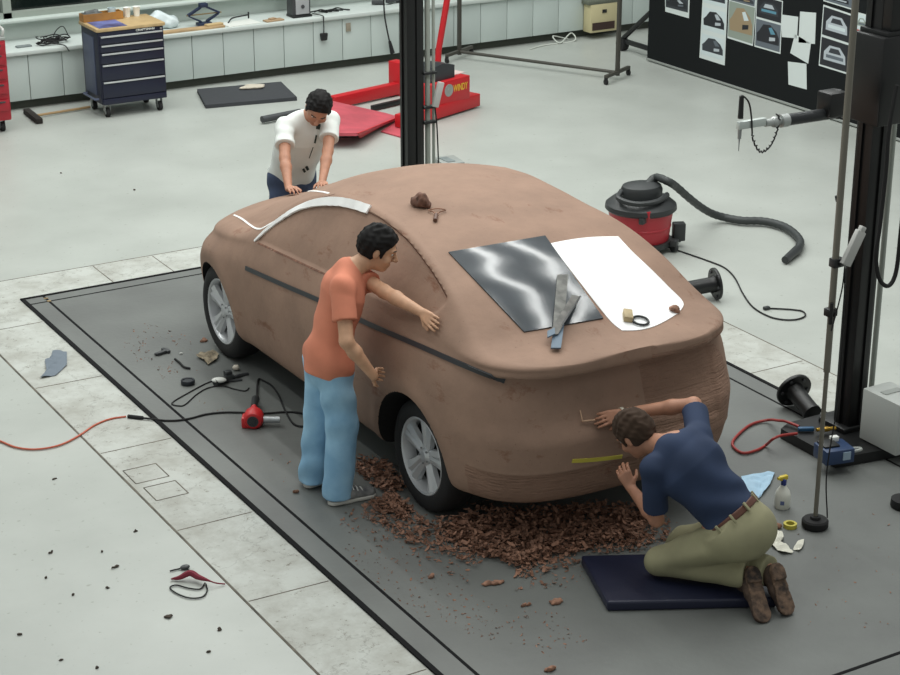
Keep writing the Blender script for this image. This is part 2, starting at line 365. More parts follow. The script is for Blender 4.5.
def resample(P):
    out = []
    n = len(P); seg = []
    for i in range(n-1):                                          # catmull-rom, then even spacing
        p0 = P[i-1] if i else 2*P[0]-P[1]; p1, p2 = P[i], P[i+1]; p3 = P[i+2] if i+2 < n else np.array([-P[-2][0], P[-2][1]])
        d0, d1, d2 = [max(np.linalg.norm(b-a), 1e-5)**.5 for a, b in ((p0, p1), (p1, p2), (p2, p3))]
        m1 = ((p1-p0)/d0-(p2-p0)/(d0+d1)+(p2-p1)/d1)*d1; m2 = ((p2-p1)/d1-(p3-p1)/(d1+d2)+(p3-p2)/d2)*d1
        for t in np.linspace(0, 1, 14, endpoint=False): seg.append((2*t**3-3*t**2+1)*p1+(t**3-2*t**2+t)*m1+(-2*t**3+3*t**2)*p2+(t**3-t**2)*m2)
    seg.append(P[-1]); S = np.array(seg); w = np.linalg.norm(np.diff(S, axis=0), axis=1); w = w*np.where(S[:-1, 1] < P[0][1]+.012, .35, 1); L = np.concatenate([[0], np.cumsum(w)])
    u = np.linspace(0, L[-1], NR); return np.stack([np.interp(u, L, S[:, 0]), np.interp(u, L, S[:, 1])], 1)
YR, YF, NRE, NF = 8.35, 10.95, 3.6, 2.4
st = []
def ends(n, k, m):
    u0 = .86; p0 = (1-u0**n)**(1/n); a = [(u, (1-u**n)**(1/n)) for u in np.linspace(0, u0, k)]
    return a+[((1-p**n)**(1/n), p) for p in np.linspace(p0, 0, m)[1:]]
for u, p in reversed(ends(NRE, 46, 46)): st.append(('r', u, p))
for y in np.linspace(YR, YF, 230)[1:-1]: st.append(('m', y, 1))
for u, p in ends(NF, 50, 30): st.append(('f', u, p))
def poly_sd(Y, Z):                                                # signed distance to the side-glass outline
    d = np.full(Y.shape, 9.); ins = np.zeros(Y.shape, bool); n = len(DP)
    for i in range(n):
        a, b = DP[i], DP[(i+1) % n]; e = b-a; t = np.clip(((Y-a[0])*e[0]+(Z-a[1])*e[1])/(e@e), 0, 1)
        d = np.minimum(d, np.hypot(Y-a[0]-t*e[0], Z-a[1]-t*e[1]))
        c = (a[1] > Z) != (b[1] > Z); ins ^= c & (Y < (b[0]-a[0])*(Z-a[1])/(b[1]-a[1]+1e-12)+a[0])
    return np.where(ins, -d, d)
rows = []
for kind, u, p in st:
    if kind == 'm': r = resample(ring(u)); yy = np.full(NR, u)
    elif kind == 'r':
        y0 = YR-u*(YR-7.53); r = resample(ring(y0)); yy = YR-u*(YR-f_rear(r[:, 1])); r = r.copy(); r[:, 0] *= p
    else:
        y0 = YF+u*(12.03-YF); r = resample(ring(y0)); yy = YF+u*(f_front(r[:, 1])-YF); r = r.copy(); r[:, 0] *= p
    rows.append(np.stack([r[:, 0], yy, r[:, 1]], 1))
H = np.array(rows)                                                # stations x ring x (s,y,z)
WHEELS = [(8.44, .335), (11.20, .335)]
_q = np.stack([XC-H[..., 0], H[..., 1], H[..., 2]], 2).reshape(-1, 3); _f = [(i*NR+j, i*NR+j+1, (i+1)*NR+j+1, (i+1)*NR+j) for i in range(len(st)-1) for j in range(NR-1)]
_b = BVHTree.FromPolygons(_q.tolist(), _f); DP = []                # outline of the side glass, found on the clay flank
for px, py in ((256, 241.5), (265, 231), (277, 221.5), (290, 213.5), (303, 208), (318, 205), (335, 204.5), (352, 207), (369, 212), (382, 219), (395, 229), (408, 240.5), (420, 255), (431, 270), (441, 286), (447, 297), (445, 304), (437, 312), (428, 317.5), (405, 308), (375, 296), (346, 283.5), (318, 270.5), (285, 255)):
    l, n_, k_i, t_ = _b.ray_cast(CAM, ray(px, py).normalized()); DP.append((l.y, l.z))
DP = np.array(DP)
sd = poly_sd(H[..., 1], H[..., 2]); side = np.clip((H[..., 0]-.45)/.1, 0, 1)*(H[..., 2] > 1.0)
H[..., 0] -= np.clip((.002-sd)/.010, 0, 1)*.017*side
for wy, wz in WHEELS:                                             # soft flare round each arch
    q = np.hypot(H[..., 1]-wy, H[..., 2]-wz); H[..., 0] += np.exp(-((q-.43)/.06)**2)*.012*(H[..., 0] > .6)*(H[..., 2] < .85)
def n3(x, y, z): return np.sin(7.1*x+3.3*y+1.7*z)*np.sin(5.3*y-4.1*z+.6)*.5+np.sin(17*y+11*z+9*x)*.25
nz_ = n3(H[..., 0], H[..., 1], H[..., 2])
def full(sign):
    A = H.copy(); A[..., 0] = XC+sign*H[..., 0]; A[..., 2] += .0025*n3(A[..., 0], A[..., 1], A[..., 2])*(A[..., 2] > .35)
    s = A[..., 0]-XC; rough = (s > .10) & (A[..., 1] < 7.85) & (A[..., 2] > .90)
    A[..., 1] -= np.clip((s-.10)/.02, 0, 1)*np.clip((.55-s)/.05, 0, 1)*np.clip((7.9-A[..., 1])/.1, 0, 1)*np.clip((A[..., 2]-.98)/.02, 0, 1)*.012
    A[..., 1] += np.clip((.62-np.abs(s))/.03, 0, 1)*np.clip((A[..., 2]-.60)/.03, 0, 1)*np.clip((1.01-A[..., 2])/.02, 0, 1)*np.clip((7.8-A[..., 1])/.1, 0, 1)*np.clip((s-.05)/.05, .0, 1)*.014
    A[..., 1] -= np.clip((.525-A[..., 2])/.012, 0, 1)*np.clip((7.95-A[..., 1])/.2, 0, 1)*.010
    return A
Lh, Rh = full(-1), full(1)
ns = len(st); V = np.concatenate([Lh.reshape(-1, 3), Rh.reshape(-1, 3)]); Fq = []
for i in range(ns-1):
    for j in range(NR-1):
        a, b, c, d = i*NR+j, i*NR+j+1, (i+1)*NR+j+1, (i+1)*NR+j; Fq.append((a, b, c, d)); k = ns*NR; Fq.append((k+d, k+c, k+b, k+a))
car = thing('clay_car', 'full-size brown clay coupe being modelled on silver-spoked wheels on the grey plate', 'car', (XC, 9.8, 0))
me = bpy.data.meshes.new('body'); me.from_pydata(V.tolist(), [], Fq)
bm = bmesh.new(); bm.from_mesh(me); bmesh.ops.remove_doubles(bm, verts=bm.verts, dist=.0006); bmesh.ops.dissolve_degenerate(bm, edges=bm.edges, dist=1e-5)
bmesh.ops.recalc_face_normals(bm, faces=bm.faces); bm.to_mesh(me); bm.free()
body = bpy.data.objects.new('body', me); C.objects.link(body)
for wy, wz in WHEELS:                                             # wheel wells cut for good, cutters removed at once
    for sgn in (-1, 1):
        mb = MB(); mb.cyl((XC+sgn*.56, wy, wz), (XC+sgn*1.2, wy, wz), .392 if wy < 9 else .354, 56); cu = to_obj('cut', mb, BLACK)
        mod = body.modifiers.new('b', 'BOOLEAN'); mod.operation = 'DIFFERENCE'; mod.object = cu; mod.solver = 'EXACT'
        dg = bpy.context.evaluated_depsgraph_get(); me2 = bpy.data.meshes.new_from_object(body.evaluated_get(dg)); body.modifiers.clear(); old = body.data; body.data = me2; bpy.data.meshes.remove(old); bpy.data.objects.remove(cu)
me = body.data; me.name = 'body'
CLAYC = (154, 126, 109)
def clay_mat(name, col, rough=.78, rake=True):
    m = bpy.data.materials.new(name); m.use_nodes = True; nt = m.node_tree; b = nt.nodes['Principled BSDF']; L = nt.links.new
    tc = nt.nodes.new('ShaderNodeTexCoord')
    def nz(sc, det=5, rg=.6, st=None):
        n = nt.nodes.new('ShaderNodeTexNoise'); n.inputs['Scale'].default_value = sc; n.inputs['Detail'].default_value = det; n.inputs['Roughness'].default_value = rg
        if st:
            mp = nt.nodes.new('ShaderNodeMapping'); mp.inputs['Scale'].default_value = st; L(tc.outputs['Object'], mp.inputs[0]); L(mp.outputs[0], n.inputs['Vector'])
        else: L(tc.outputs['Object'], n.inputs['Vector'])
        return n
    def ramp(n, p0, c0, p1, c1):
        r = nt.nodes.new('ShaderNodeValToRGB'); e = r.color_ramp.elements; e[0].position = p0; e[0].color = lin(c0); e[1].position = p1; e[1].color = lin(c1); L(n.outputs['Fac'], r.inputs['Fac']); return r
    d = lambda k: tuple(v*k for v in col)
    base = ramp(nz(2.4, 8, .65), .3, d(.9), .7, d(1.04)); sm = ramp(nz(5.5, 6, .7, (1, .5, 1.3)), .60, (255, 255, 255), .72, (206, 168, 148))
    mx = nt.nodes.new('ShaderNodeMix'); mx.data_type = 'RGBA'; mx.blend_type = 'MULTIPLY'; mx.inputs[0].default_value = .8; L(base.outputs[0], mx.inputs[6]); L(sm.outputs[0], mx.inputs[7])
    pit = ramp(nz(60, 2, .5), .70, (255, 255, 255), .78, (150, 128, 118)); m2 = nt.nodes.new('ShaderNodeMix'); m2.data_type = 'RGBA'; m2.blend_type = 'MULTIPLY'; m2.inputs[0].default_value = .4
    L(mx.outputs[2], m2.inputs[6]); L(pit.outputs[0], m2.inputs[7]); L(m2.outputs[2], b.inputs['Base Color'])
    b.inputs['Roughness'].default_value = rough; b.inputs['Specular IOR Level'].default_value = .3
    n1 = nz(14, 6, .6); n2 = nz(30, 3, .5, (.25, .4, 3.0)); ad = nt.nodes.new('ShaderNodeMath'); ad.operation = 'ADD'; L(n1.outputs['Fac'], ad.inputs[0]); L(n2.outputs['Fac'], ad.inputs[1])
    bp = nt.nodes.new('ShaderNodeBump'); bp.inputs['Strength'].default_value = 1.0 if rake else .26; bp.inputs['Distance'].default_value = .012; L((ad if rake else n1).outputs[0], bp.inputs['Height']); L(bp.outputs['Normal'], b.inputs['Normal'])
    return m
CLAY = clay_mat('brown clay', CLAYC, .78, False); CLAYR = clay_mat('raked clay', (148, 118, 101), .85); CLAYD = mat('clay crumbs', (140, 100, 82), .9, 0, .3, 30)
DARKIN = mat('wheel well painted shade', (20, 19, 19), .95)  # near-black body faces: shade painted into the wheel wells and underside, no cloth
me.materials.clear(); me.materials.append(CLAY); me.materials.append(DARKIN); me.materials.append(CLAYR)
off = world_loc(car)
for v in me.vertices: v.co -= off
body.parent = car
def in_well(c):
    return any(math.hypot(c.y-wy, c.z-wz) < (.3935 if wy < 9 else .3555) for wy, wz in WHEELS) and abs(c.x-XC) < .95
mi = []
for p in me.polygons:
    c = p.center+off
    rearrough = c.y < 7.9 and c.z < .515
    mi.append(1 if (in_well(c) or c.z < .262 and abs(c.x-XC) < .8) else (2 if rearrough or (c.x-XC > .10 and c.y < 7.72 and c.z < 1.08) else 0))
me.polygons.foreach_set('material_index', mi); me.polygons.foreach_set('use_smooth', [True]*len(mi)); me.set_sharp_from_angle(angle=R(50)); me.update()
_wv = [v.co+off for v in me.vertices]; CARBVH = BVHTree.FromPolygons(_wv, [tuple(p.vertices) for p in me.polygons])
def hit(px, py):
    d = ray(px, py).normalized(); l, n, i, t = CARBVH.ray_cast(CAM, d)
    if l is None: return None, None
    return l, (n if n.dot(d) < 0 else -n)
def near(p):
    l, n, i, t = CARBVH.find_nearest(Vector(p)); return l, n
def smoothn(p, r=.05):
    _, n0 = near(p); x = n0.orthogonal().normalized(); y = n0.cross(x); n = n0.copy()
    for a, b in ((r, 0), (-r, 0), (0, r), (0, -r)): n += near(p+x*a+y*b)[1]
    return n.normalized()
def skin(name, quad, nu, nv, m, lift, thick, label=None, parent=car, sag=None):       # a thin sheet laid on the clay between four corners seen at these pixels
    top = []; bot = []
    for i in range(nu+1):
        for j in range(nv+1):
            u, v = i/nu, j/nv; a = Vector(quad[0])*(1-u)+Vector(quad[1])*u; b = Vector(quad[3])*(1-u)+Vector(quad[2])*u; q = a*(1-v)+b*v
            l, n = hit(q.x, q.y); n = smoothn(l); top.append(l+n*(lift+thick+(sag(u, v) if sag else 0))); bot.append(l-n*.004)
    mb = MB(); N = len(top); fs = []; w = nv+1
    for i in range(nu):
        for j in range(nv): q = (i*w+j, (i+1)*w+j, (i+1)*w+j+1, i*w+j+1); fs.append(q); fs.append(tuple(N+k for k in q[::-1]))
    for i in range(nu):
        for j in (0, nv): a, b = i*w+j, (i+1)*w+j; fs.append((a, b, N+b, N+a) if j == nv else (b, a, N+a, N+b))
    for j in range(nv):
        for i in (0, nu): a, b = i*w+j, i*w+j+1; fs.append((a, b, N+b, N+a) if i == 0 else (b, a, N+a, N+b))
    mb.add(top+bot, fs); return part(name, mb, m, parent, label, ang=60)
def ribbon(name, pts, wpx, m, lift, label=None, n=6, parent=car):                  # a strip of tape following the clay
    P = spline([(x, y, 0) for x, y in pts], n); c = []; L_ = len(P); mb = MB(); T = []; B = []
    for i, p in enumerate(P):
        l, nn = hit(p.x, p.y)
        if l is None: continue
        c.append((l, smoothn(l, .03), i/(L_-1)))
    for i, (l, nn, t) in enumerate(c):
        d = (c[min(i+1, len(c)-1)][0]-c[max(i-1, 0)][0]).normalized(); sd_ = nn.cross(d).normalized(); w = (wpx(t) if callable(wpx) else wpx)/2
        T += [l+sd_*w+nn*lift, l-sd_*w+nn*lift]; B += [l+sd_*w-nn*.004, l-sd_*w-nn*.004]
    N = len(T); fs = []
    for i in range(len(c)-1):
        a = 2*i; fs += [(a, a+1, a+3, a+2), (N+a+2, N+a+3, N+a+1, N+a), (a+2, N+a+2, N+a, a), (a+1, N+a+1, N+a+3, a+3)]
    fs += [(0, N, N+1, 1), (N-2, N-1, 2*N-1, 2*N-2)]; mb.add(T+B, fs); return part(name, mb, m, parent, label, ang=50)
TAPE = mat('dark tape', (48, 50, 54), .5); WTAPE = mat('white tape', (250, 250, 248), .5); YTAPE = mat('yellow tape', (196, 184, 74), .5); CREASE = mat('scribed line', (96, 66, 52), .9)
ribbon('side_tape', [(246, 268), (284, 285), (322, 301.5), (368, 323.5), (420, 346), (460, 363.5), (485, 374), (505, 381)], .028, TAPE, .007, 'long dark tape line along the flank', 14)
ribbon('roof_tape', [(255, 241), (266, 230.5), (280, 219.5), (297, 209), (315, 203), (335, 201.5), (352, 204), (369, 209.5)], lambda t: .014+.042*min(1, t*1.5)**1.3, WTAPE, .009, 'broad white tape arc over the side glass')
ribbon('windscreen_tape', [(234, 215), (242, 219), (250, 225), (256, 228.5), (262, 228.5), (270, 224), (285, 216)], .013, WTAPE, .003, 'thin white tape round the windscreen corner')
ribbon('header_tape', [(300, 192.5), (312, 191.2), (322, 192), (329, 193.5)], .014, WTAPE, .003, 'thin white tape under the hands of the man in white')
ribbon('bumper_tape', [(572, 461), (590, 460), (610, 458), (622, 456.5)], .022, YTAPE, .003, 'yellow tape strip on the tail')
ribbon('scribed_line', [(285, 216), (300, 207), (315, 200), (335, 194)], .006, CREASE, .001, 'dark scribed line along the windscreen pillar')
ribbon('window_edge', [(258, 243), (290, 258), (318, 271), (346, 284)], .012, CLAYD, .002, 'thin ridge below the side glass')
ribbon('pillar_line', [(369, 212), (382, 219), (395, 229), (408, 240.5), (420, 255), (431, 270), (441, 286), (447, 297)], .008, CREASE, .001, 'scribed rear edge of the side glass')
FILM = mat('dark plastic film', (72, 77, 82), .11, 0, .12, 5, bump=.022, bscale=7)
def clay_foam(): return mat('white foam', (250, 250, 250), .6, 0, .02, 20)
skin('rear_window_film', [(448.5, 253), (545, 236.5), (603, 319), (524, 332.5)], 26, 26, FILM, .004, .004, 'dark plastic film over the left half of the rear window')
def foam():
    L_ = [(550, 244), (566, 265), (583, 287), (600, 309), (612, 323), (622, 331)]; R_ = [(618, 237), (632, 252), (650, 269), (668, 287), (683, 303), (679, 313)]
    top = []; bot = []; nu, nv = 30, 20
    LP = spline([(x, y, 0) for x, y in L_], 6); RP = spline([(x, y, 0) for x, y in R_], 6)
    for i in range(nu+1):
        a, b = LP[i], RP[i]
        for j in range(nv+1):
            v = j/nv; q = a*(1-v)+b*v; q.y -= 2.2*math.sin(math.pi*v)*(1-i/nu)-6*math.sin(math.pi*v)*(i/nu)**6
            l, n = hit(q.x, q.y); n = smoothn(l); top.append(l+n*.005); bot.append(l-n*.004)
    mb = MB(); N = len(top); w = nv+1; fs = []
    for i in range(nu):
        for j in range(nv): q = (i*w+j, (i+1)*w+j, (i+1)*w+j+1, i*w+j+1); fs += [q, tuple(N+k for k in q[::-1])]
    for i in range(nu):
        for j in (0, nv): a, b = i*w+j, (i+1)*w+j; fs.append((a, b, N+b, N+a))
    for j in range(nv):
        for i in (0, nu): a, b = i*w+j, i*w+j+1; fs.append((a, b, N+b, N+a))
    mb.add(top+bot, fs); part('foam_panel', mb, clay_foam(), car, 'bare white foam in the right half of the rear window', ang=60)
foam()
# wheels
TYRE = mat('tyre rubber', (30, 30, 31), .75, bump=.1, bscale=60); ALLOY = mat('silver alloy', (204, 206, 208), .34, .45); ALLOYD = mat('dark wheel hollow', (40, 41, 43), .6, .2)
def wheel(sgn, wy):
    M = frame_m((XC+sgn*.835, wy, .335), (0, -sgn, 0), (0, 0, 1), (sgn, 0, 0))      # local z points outward, z=0 is the outer tyre face
    mb = MB(); prof = [(.222, -.185), (.26, -.205), (.30, -.20), (.322, -.185), (.3335, -.15), (.335, -.10), (.3335, -.05), (.322, -.015), (.30, 0), (.265, .004), (.238, -.002), (.226, -.012), (.222, -.03)]
    mb.lathe(prof+[prof[0]], 56, M, caps=False); t = part('tyre', mb, TYRE, car)
    mb = MB(); mb.lathe([(.226, -.03), (.231, -.008), (.226, -.004), (.217, -.010), (.206, -.04), (.198, -.15), (.19, -.18), (.226, -.185), (.226, -.03)], 48, M, caps=False)
    for k in range(5):
        a0 = math.pi/2+.12+2*math.pi*k/5
        def pt(r, da, z): return M @ Vector((r*math.cos(a0+da), r*math.sin(a0+da), z))
        rows_ = []                                                # one broad spoke, ridge in the middle
        for r, w, z in ((.035, .036, -.030), (.075, .044, -.030), (.12, .050, -.026), (.17, .062, -.022), (.212, .082, -.016)):
            rows_.append([pt(math.hypot(r, x), math.atan2(x, r), z+dz) for x, dz in ((-w/1, -.035), (-w*.92, -.008), (-w*.30, .002), (0, -.008), (w*.30, .002), (w*.92, -.008), (w, -.035))])
        fs = [(i*7+j, i*7+j+1, (i+1)*7+j+1, (i+1)*7+j) for i in range(4) for j in range(6)]
        sub = MB(); mb.add([p for r_ in rows_ for p in r_], fs)
    r_ = part('rim', mb, ALLOY, t, ang=30)
    mb = MB(); mb.lathe([(0, -.016), (.028, -.016), (.034, -.022), (.06, -.030), (.064, -.06)], 24, M, caps=False)
    part('hub_cap', mb, ALLOY, t)
    mb = MB(); mb.lathe([(0, -.085), (.205, -.085), (.205, -.10), (0, -.10)], 32, M, caps=False); part('brake_disc', mb, ALLOYD, t)
    for k in range(5):
        mb = MB(); a = math.pi/2+.12+2*math.pi*(k+.5)/5; p = M @ Vector((.047*math.cos(a), .047*math.sin(a), -.03)); q = M @ Vector((.047*math.cos(a), .047*math.sin(a), -.018)); mb.cyl(p, q, .006, 8)
        part('lug_nut', mb, STEEL, t)
for wy, _ in WHEELS:
    for sgn in (-1, 1): wheel(sgn, wy)
# ---------------------------------------------------------------- along the back wall
CY = 18.65                                                        # cabinet fronts
def cabinet_row():
    ords = ['first', 'second', 'third', 'fourth', 'fifth', 'sixth', 'seventh', 'eighth', 'ninth', 'tenth', 'eleventh', 'twelfth', 'thirteenth', 'fourteenth']
    w = .365; e0 = GY(254.5, 60, CY).x-10*w
    for k in range(14):
        x0 = e0+(2*k+.0)*w; x1 = x0+2*w
        c = thing('low_cabinet', f'white two-door low wall cabinet under the worktop, {ords[k]} from the left end', 'cabinet', ((x0+x1)/2, CY+.25, 0), 'white cabinets along the back wall')
        b = MB(); b.box(((x0+x1)/2, CY+.285, .335), (x1-x0-.002, .53, .47)); part('carcass', b, mat('cabinet gap grey', (150, 156, 150), .6), c)
        for q in (0, 1):
            b = MB(); b.box((x0+w*(q+.5), CY+.01, .335), (w-.007, .02, .47), .003); part('door', b, CABW, c)
        b = MB(); b.box(((x0+x1)/2, CY+.10, .05), (x1-x0-.001, .03, .10)); part('toe_kick', b, mat('dark green plinth', (66, 70, 62), .7), c)
cabinet_row()
b = MB(); b.box((9.2, CY+.25, .60), (11.2, .59, .045), .008); solo('worktop', b, mat('pale worktop', (198, 206, 202), .4), 'long pale worktop running above the white cabinets', 'worktop')
ZT = .6235
# tool chest
def caster(parent, x, y, r=.05, top=.14, label=None):
    b = MB(); b.cyl((x-.018, y, r), (x+.018, y, r), r, 16); w = part('caster', b, RUBBER, parent, label)
    b = MB(); b.box((x-.026, y+.01, (r+top)/2+.01), (.006, .05, top-r)); b.box((x+.026, y+.01, (r+top)/2+.01), (.006, .05, top-r)); b.box((x, y+.01, top-.004), (.07, .08, .008)); b.cyl((x-.024, y, r), (x+.024, y, r), .022, 12); part('fork', b, STEEL, w)
NAVY = mat('navy enamel', (22, 26, 48), .38); NAVY2 = mat('navy side panel', (78, 86, 108), .4)
tc = thing('tool_chest', 'navy five-drawer rolling tool chest with a wooden top beside the white cabinets', 'tool chest', (6.80, 18.13, 0))
X_0, X_1, Y_0, Y_1 = 6.445, 7.155, 17.88, 18.36
b = MB(); b.box(((X_0+X_1)/2, (Y_0+Y_1)/2, .515), (X_1-X_0, Y_1-Y_0, .75), .012); part('carcass', b, NAVY, tc)
b = MB(); b.box(((X_0+X_1)/2, (Y_0+Y_1)/2, .905), (X_1-X_0+.03, Y_1-Y_0+.03, .035), .006); part('wooden_top', b, WOOD, tc)
b = MB(); b.box((X_0-.004, (Y_0+Y_1)/2+.03, .52), (.012, .30, .60), .004); part('side_panel', b, NAVY2, tc)
b = MB(); b.box(((X_0+X_1)/2, Y_0-.008, .17), (X_1-X_0-.02, .02, .06), .004); part('bottom_rail', b, NAVY, tc)
for z0, z1 in ((.76, .85), (.675, .757), (.56, .672), (.385, .557), (.205, .382)):
    b = MB(); b.box(((X_0+X_1)/2, Y_0-.008, (z0+z1)/2), (X_1-X_0-.03, .02, z1-z0-.008), .003); d = part('drawer', b, NAVY, tc)
    b = MB(); b.box(((X_0+X_1)/2, Y_0-.024, z1-.012), (X_1-X_0-.05, .016, .016), .003); part('handle', b, mat('bright aluminium', (205, 208, 208), .3, .5), d)
b = text_mb('CRAFTSMAN', .03, frame_m((6.95, Y_0-.0145, .871), (1, 0, 0), (0, 0, 1), (0, -1, 0)), .0008, True, .20); part('badge', b, WHITE, tc, 'white maker lettering', orient=False, flat=True)
b = MB(); b.cyl((7.12, Y_0-.012, .865), (7.12, Y_0-.02, .865), .012, 12); part('lock', b, STEEL, tc)
b = MB(); b.tube([(X_0-.02, Y_0+.03, .2), (X_0-.06, Y_0+.03, .2), (X_0-.06, Y_1-.12, .2), (X_0-.02, Y_1-.12, .2)], .011); part('push_bar', b, NAVY2, tc)
for x, y in ((X_0+.07, Y_0+.05), (X_1-.07, Y_0+.05), (X_0+.07, Y_1-.05), (X_1-.07, Y_1-.05)): caster(tc, x, y)
b = MB(); b.box((6.62, 18.06, .9245), (.30, .34, .003)); q = solo('poster', b, mat('blue printed sheet', (58, 62, 104), .35, 0, 0, 4, (110, 128, 190)), 'blue printed sheet lying on the wooden chest top', 'paper')
def cup(px, x, y, z, lab):
    c = thing('paper_cup', lab, 'cup', (x, y, z), 'paper cups on the tool chest')
    b = MB(); b.lathe([(.029, 0), (.038, .095), (.0405, .098), (.038, .1), (.035, .096), (.027, .004), (0, .004)], 20, Matrix.Translation((x, y, z))); part('cup_wall', b, mat('white paper cup', (238, 240, 236), .5), c)
    b = MB(); b.lathe([(0, .085), (.036, .085)], 16, Matrix.Translation((x, y, z)), caps=False); part('drink', b, mat('coffee', (60, 40, 28), .2), c)
cup(0, 6.935, 18.31, .923, 'white paper cup on the navy chest, nearer the wooden board'); cup(0, 7.04, 18.31, .923, 'white paper cup on the navy chest, nearer the drawers corner')
TZ = .923
wb = thing('wooden_tray', 'orange-brown wooden tray standing at the back of the navy chest top', 'tray', (6.66, 18.30, TZ))
for (x0, x1, y0, y1, z0, z1) in ((6.44, 6.87, 18.245, 18.375, .925, .935), (6.44, 6.87, 18.245, 18.257, .935, 1.00), (6.44, 6.452, 18.257, 18.375, .935, 1.00), (6.858, 6.87, 18.257, 18.375, .935, 1.00), (6.452, 6.858, 18.363, 18.375, .935, 1.0)):
    b = MB(); b.box(((x0+x1)/2, (y0+y1)/2, (z0+z1)/2), (x1-x0, y1-y0, z1-z0)); part('board', b, mat('stained plywood', (178, 126, 62), .5, 0, .15, 6), wb)
b = MB(); b.box((6.55, 18.305, 1.003), (.20, .10, .005)); b.box((6.53, 18.30, 1.018), (.12, .03, .025), .006, rz=.3); b.box((6.60, 18.32, 1.018), (.05, .04, .025), .004); solo('hand_tool', b, STEEL, 'bright metal hand tool lying across the orange-brown wooden tray', 'tool')
b = MB(); b.lathe([(0, 0), (.036, 0), (.042, .10), (.036, .10), (.032, .01), (0, .01)], 18, Matrix.Translation((6.77, 18.31, .9355))); solo('tumbler', b, mat('frosted plastic', (190, 205, 208), .3), 'pale translucent tumbler standing in the wooden tray', 'cup')
# cables heap by the chest
b = MB()
for k in range(9):
    cx, cy = 6.22+.018*k, 18.83+rnd.uniform(-.06, .08); rr = rnd.uniform(.07, .14); ph = rnd.uniform(0, 6)
    pts = [(cx+rr*math.cos(ph+t)*1.2, cy+rr*.6*math.sin(ph+t), ZT+.018+.012*(k % 4)+.01*math.sin(3*t)) for t in [i*.6 for i in range(11)]]
    b.tube(spline(pts, 4), .006, 6)
b.tube(spline([(6.30, 18.86, ZT+.02), (6.34, 18.84, ZT+.12), (6.42, 18.84, ZT+.16), (6.48, 18.86, ZT+.05)], 6), .005, 6)
b.tube(spline([(6.22, 18.75, ZT+.025), (6.29, 18.66, ZT+.02), (6.34, 18.585, ZT+.012), (6.38, 18.58, ZT-.05)], 6), .006, 6)
solo('cable_heap', b, RUBBER, 'tangled heap of black cables on the worktop left of the navy chest', 'cables')
b = MB(); b.box((5.97, 18.80, ZT+.008), (.16, .07, .016), .004, rz=.06); solo('grey_block', b, mat('grey plastic', (120, 128, 128), .5), 'flat grey bar lying on the worktop near the red cart', 'block')
# plastic bag and clutter right of chest
V_ = Vox((7.25, 18.68, ZT-.02), (7.80, 19.12, ZT+.24), .012)
for c_, r_ in (((7.40, 18.94, ZT+.06), (.12, .1, .075)), ((7.53, 18.96, ZT+.09), (.13, .09, .10)), ((7.66, 18.95, ZT+.06), (.11, .09, .07))):
    V_.ell(c_, r_, .03, noise=lambda P: .012*np.sin(38*P[0]+21*P[2])*np.sin(30*P[1]+17*P[2]))
V_.cut((0, 0, ZT+.001), (0, 0, -1)); o = V_.obj('plastic_bag', mat('milky plastic bag', (205, 216, 218), .25)); tag(o, 'crumpled milky plastic bag on the worktop right of the navy chest', 'bag')
b = MB(); b.box((7.75, 18.69, ZT+.012), (.85, .10, .024), .003, rz=.01); solo('wooden_board', b, mat('pale timber', (190, 160, 120), .6, 0, .15, 9, stretch=(1, 6, 1)), 'long pale timber board lying along the worktop edge below the scissor jack', 'board')
J = thing('scissor_jack', 'navy diamond-shaped scissor jack standing on the worktop', 'jack', (8.02, 18.86, ZT)); jx, jy = 8.02, 18.86
JM = mat('navy jack paint', (34, 46, 72), .45)
for sx in (-1, 1):
    b = MB(); b.slab([(jx+sx*.03, jy-.02, ZT+.03), (jx+sx*.03, jy-.02, ZT+.055), (jx+sx*.19, jy-.02, ZT+.13), (jx+sx*.17, jy-.02, ZT+.105)], (0, .04, 0)); part('lower_arm', b, JM, J)
    b = MB(); b.slab([(jx+sx*.03, jy-.02, ZT+.215), (jx+sx*.03, jy-.02, ZT+.19), (jx+sx*.17, jy-.02, ZT+.12), (jx+sx*.19, jy-.02, ZT+.135)], (0, .04, 0)); part('upper_arm', b, JM, J)
b = MB(); b.box((jx, jy, ZT+.018), (.16, .09, .036), .005); part('base', b, JM, J)
b = MB(); b.box((jx, jy, ZT+.222), (.09, .07, .045), .006); part('saddle', b, JM, J)
b = MB(); b.cyl((jx-.20, jy, ZT+.125), (jx+.21, jy, ZT+.125), .007); part('screw', b, mat('brass rod', (150, 130, 90), .4, .5), J)
b = MB(); b.box((8.40, 18.76, ZT+.004), (.40, .24, .008), rz=.1); solo('paper_stack', b, WHITE, 'white papers on the worktop between scissor jack and grey instrument', 'paper')
b = MB(); b.box((8.07, 18.705, ZT+.035), (.20, .07, .02), .003, rz=.12); solo('card_sheet', b, mat('manila card', (196, 172, 128), .6), 'small tan card at the left end of the white papers', 'card')
g = thing('safety_glasses', 'dark-rimmed safety glasses lying on the white papers', 'glasses', (8.420, 18.84, ZT+.01))
b = MB(); b.tube(spline([(8.280, 18.80, ZT+.012), (8.350, 18.85, ZT+.045), (8.440, 18.84, ZT+.06), (8.540, 18.83, ZT+.07)], 5), .008, 6); part('frame', b, BLACK, g)
b = MB(); b.tube([(8.540, 18.83, ZT+.03), (8.540, 18.83, ZT+.10)], .009, 6); part('temple', b, BLACK, g)
b = MB(); b.box((8.78, 18.70, ZT+.008), (.22, .10, .016), .003, rz=.08); b.box((8.77, 18.71, ZT+.024), (.08, .05, .016), .003, rz=.3); solo('wood_scraps', b, mat('tan scrap wood', (168, 142, 112), .7), 'tan wooden scrap pieces left of the grey instrument on the worktop', 'scrap')
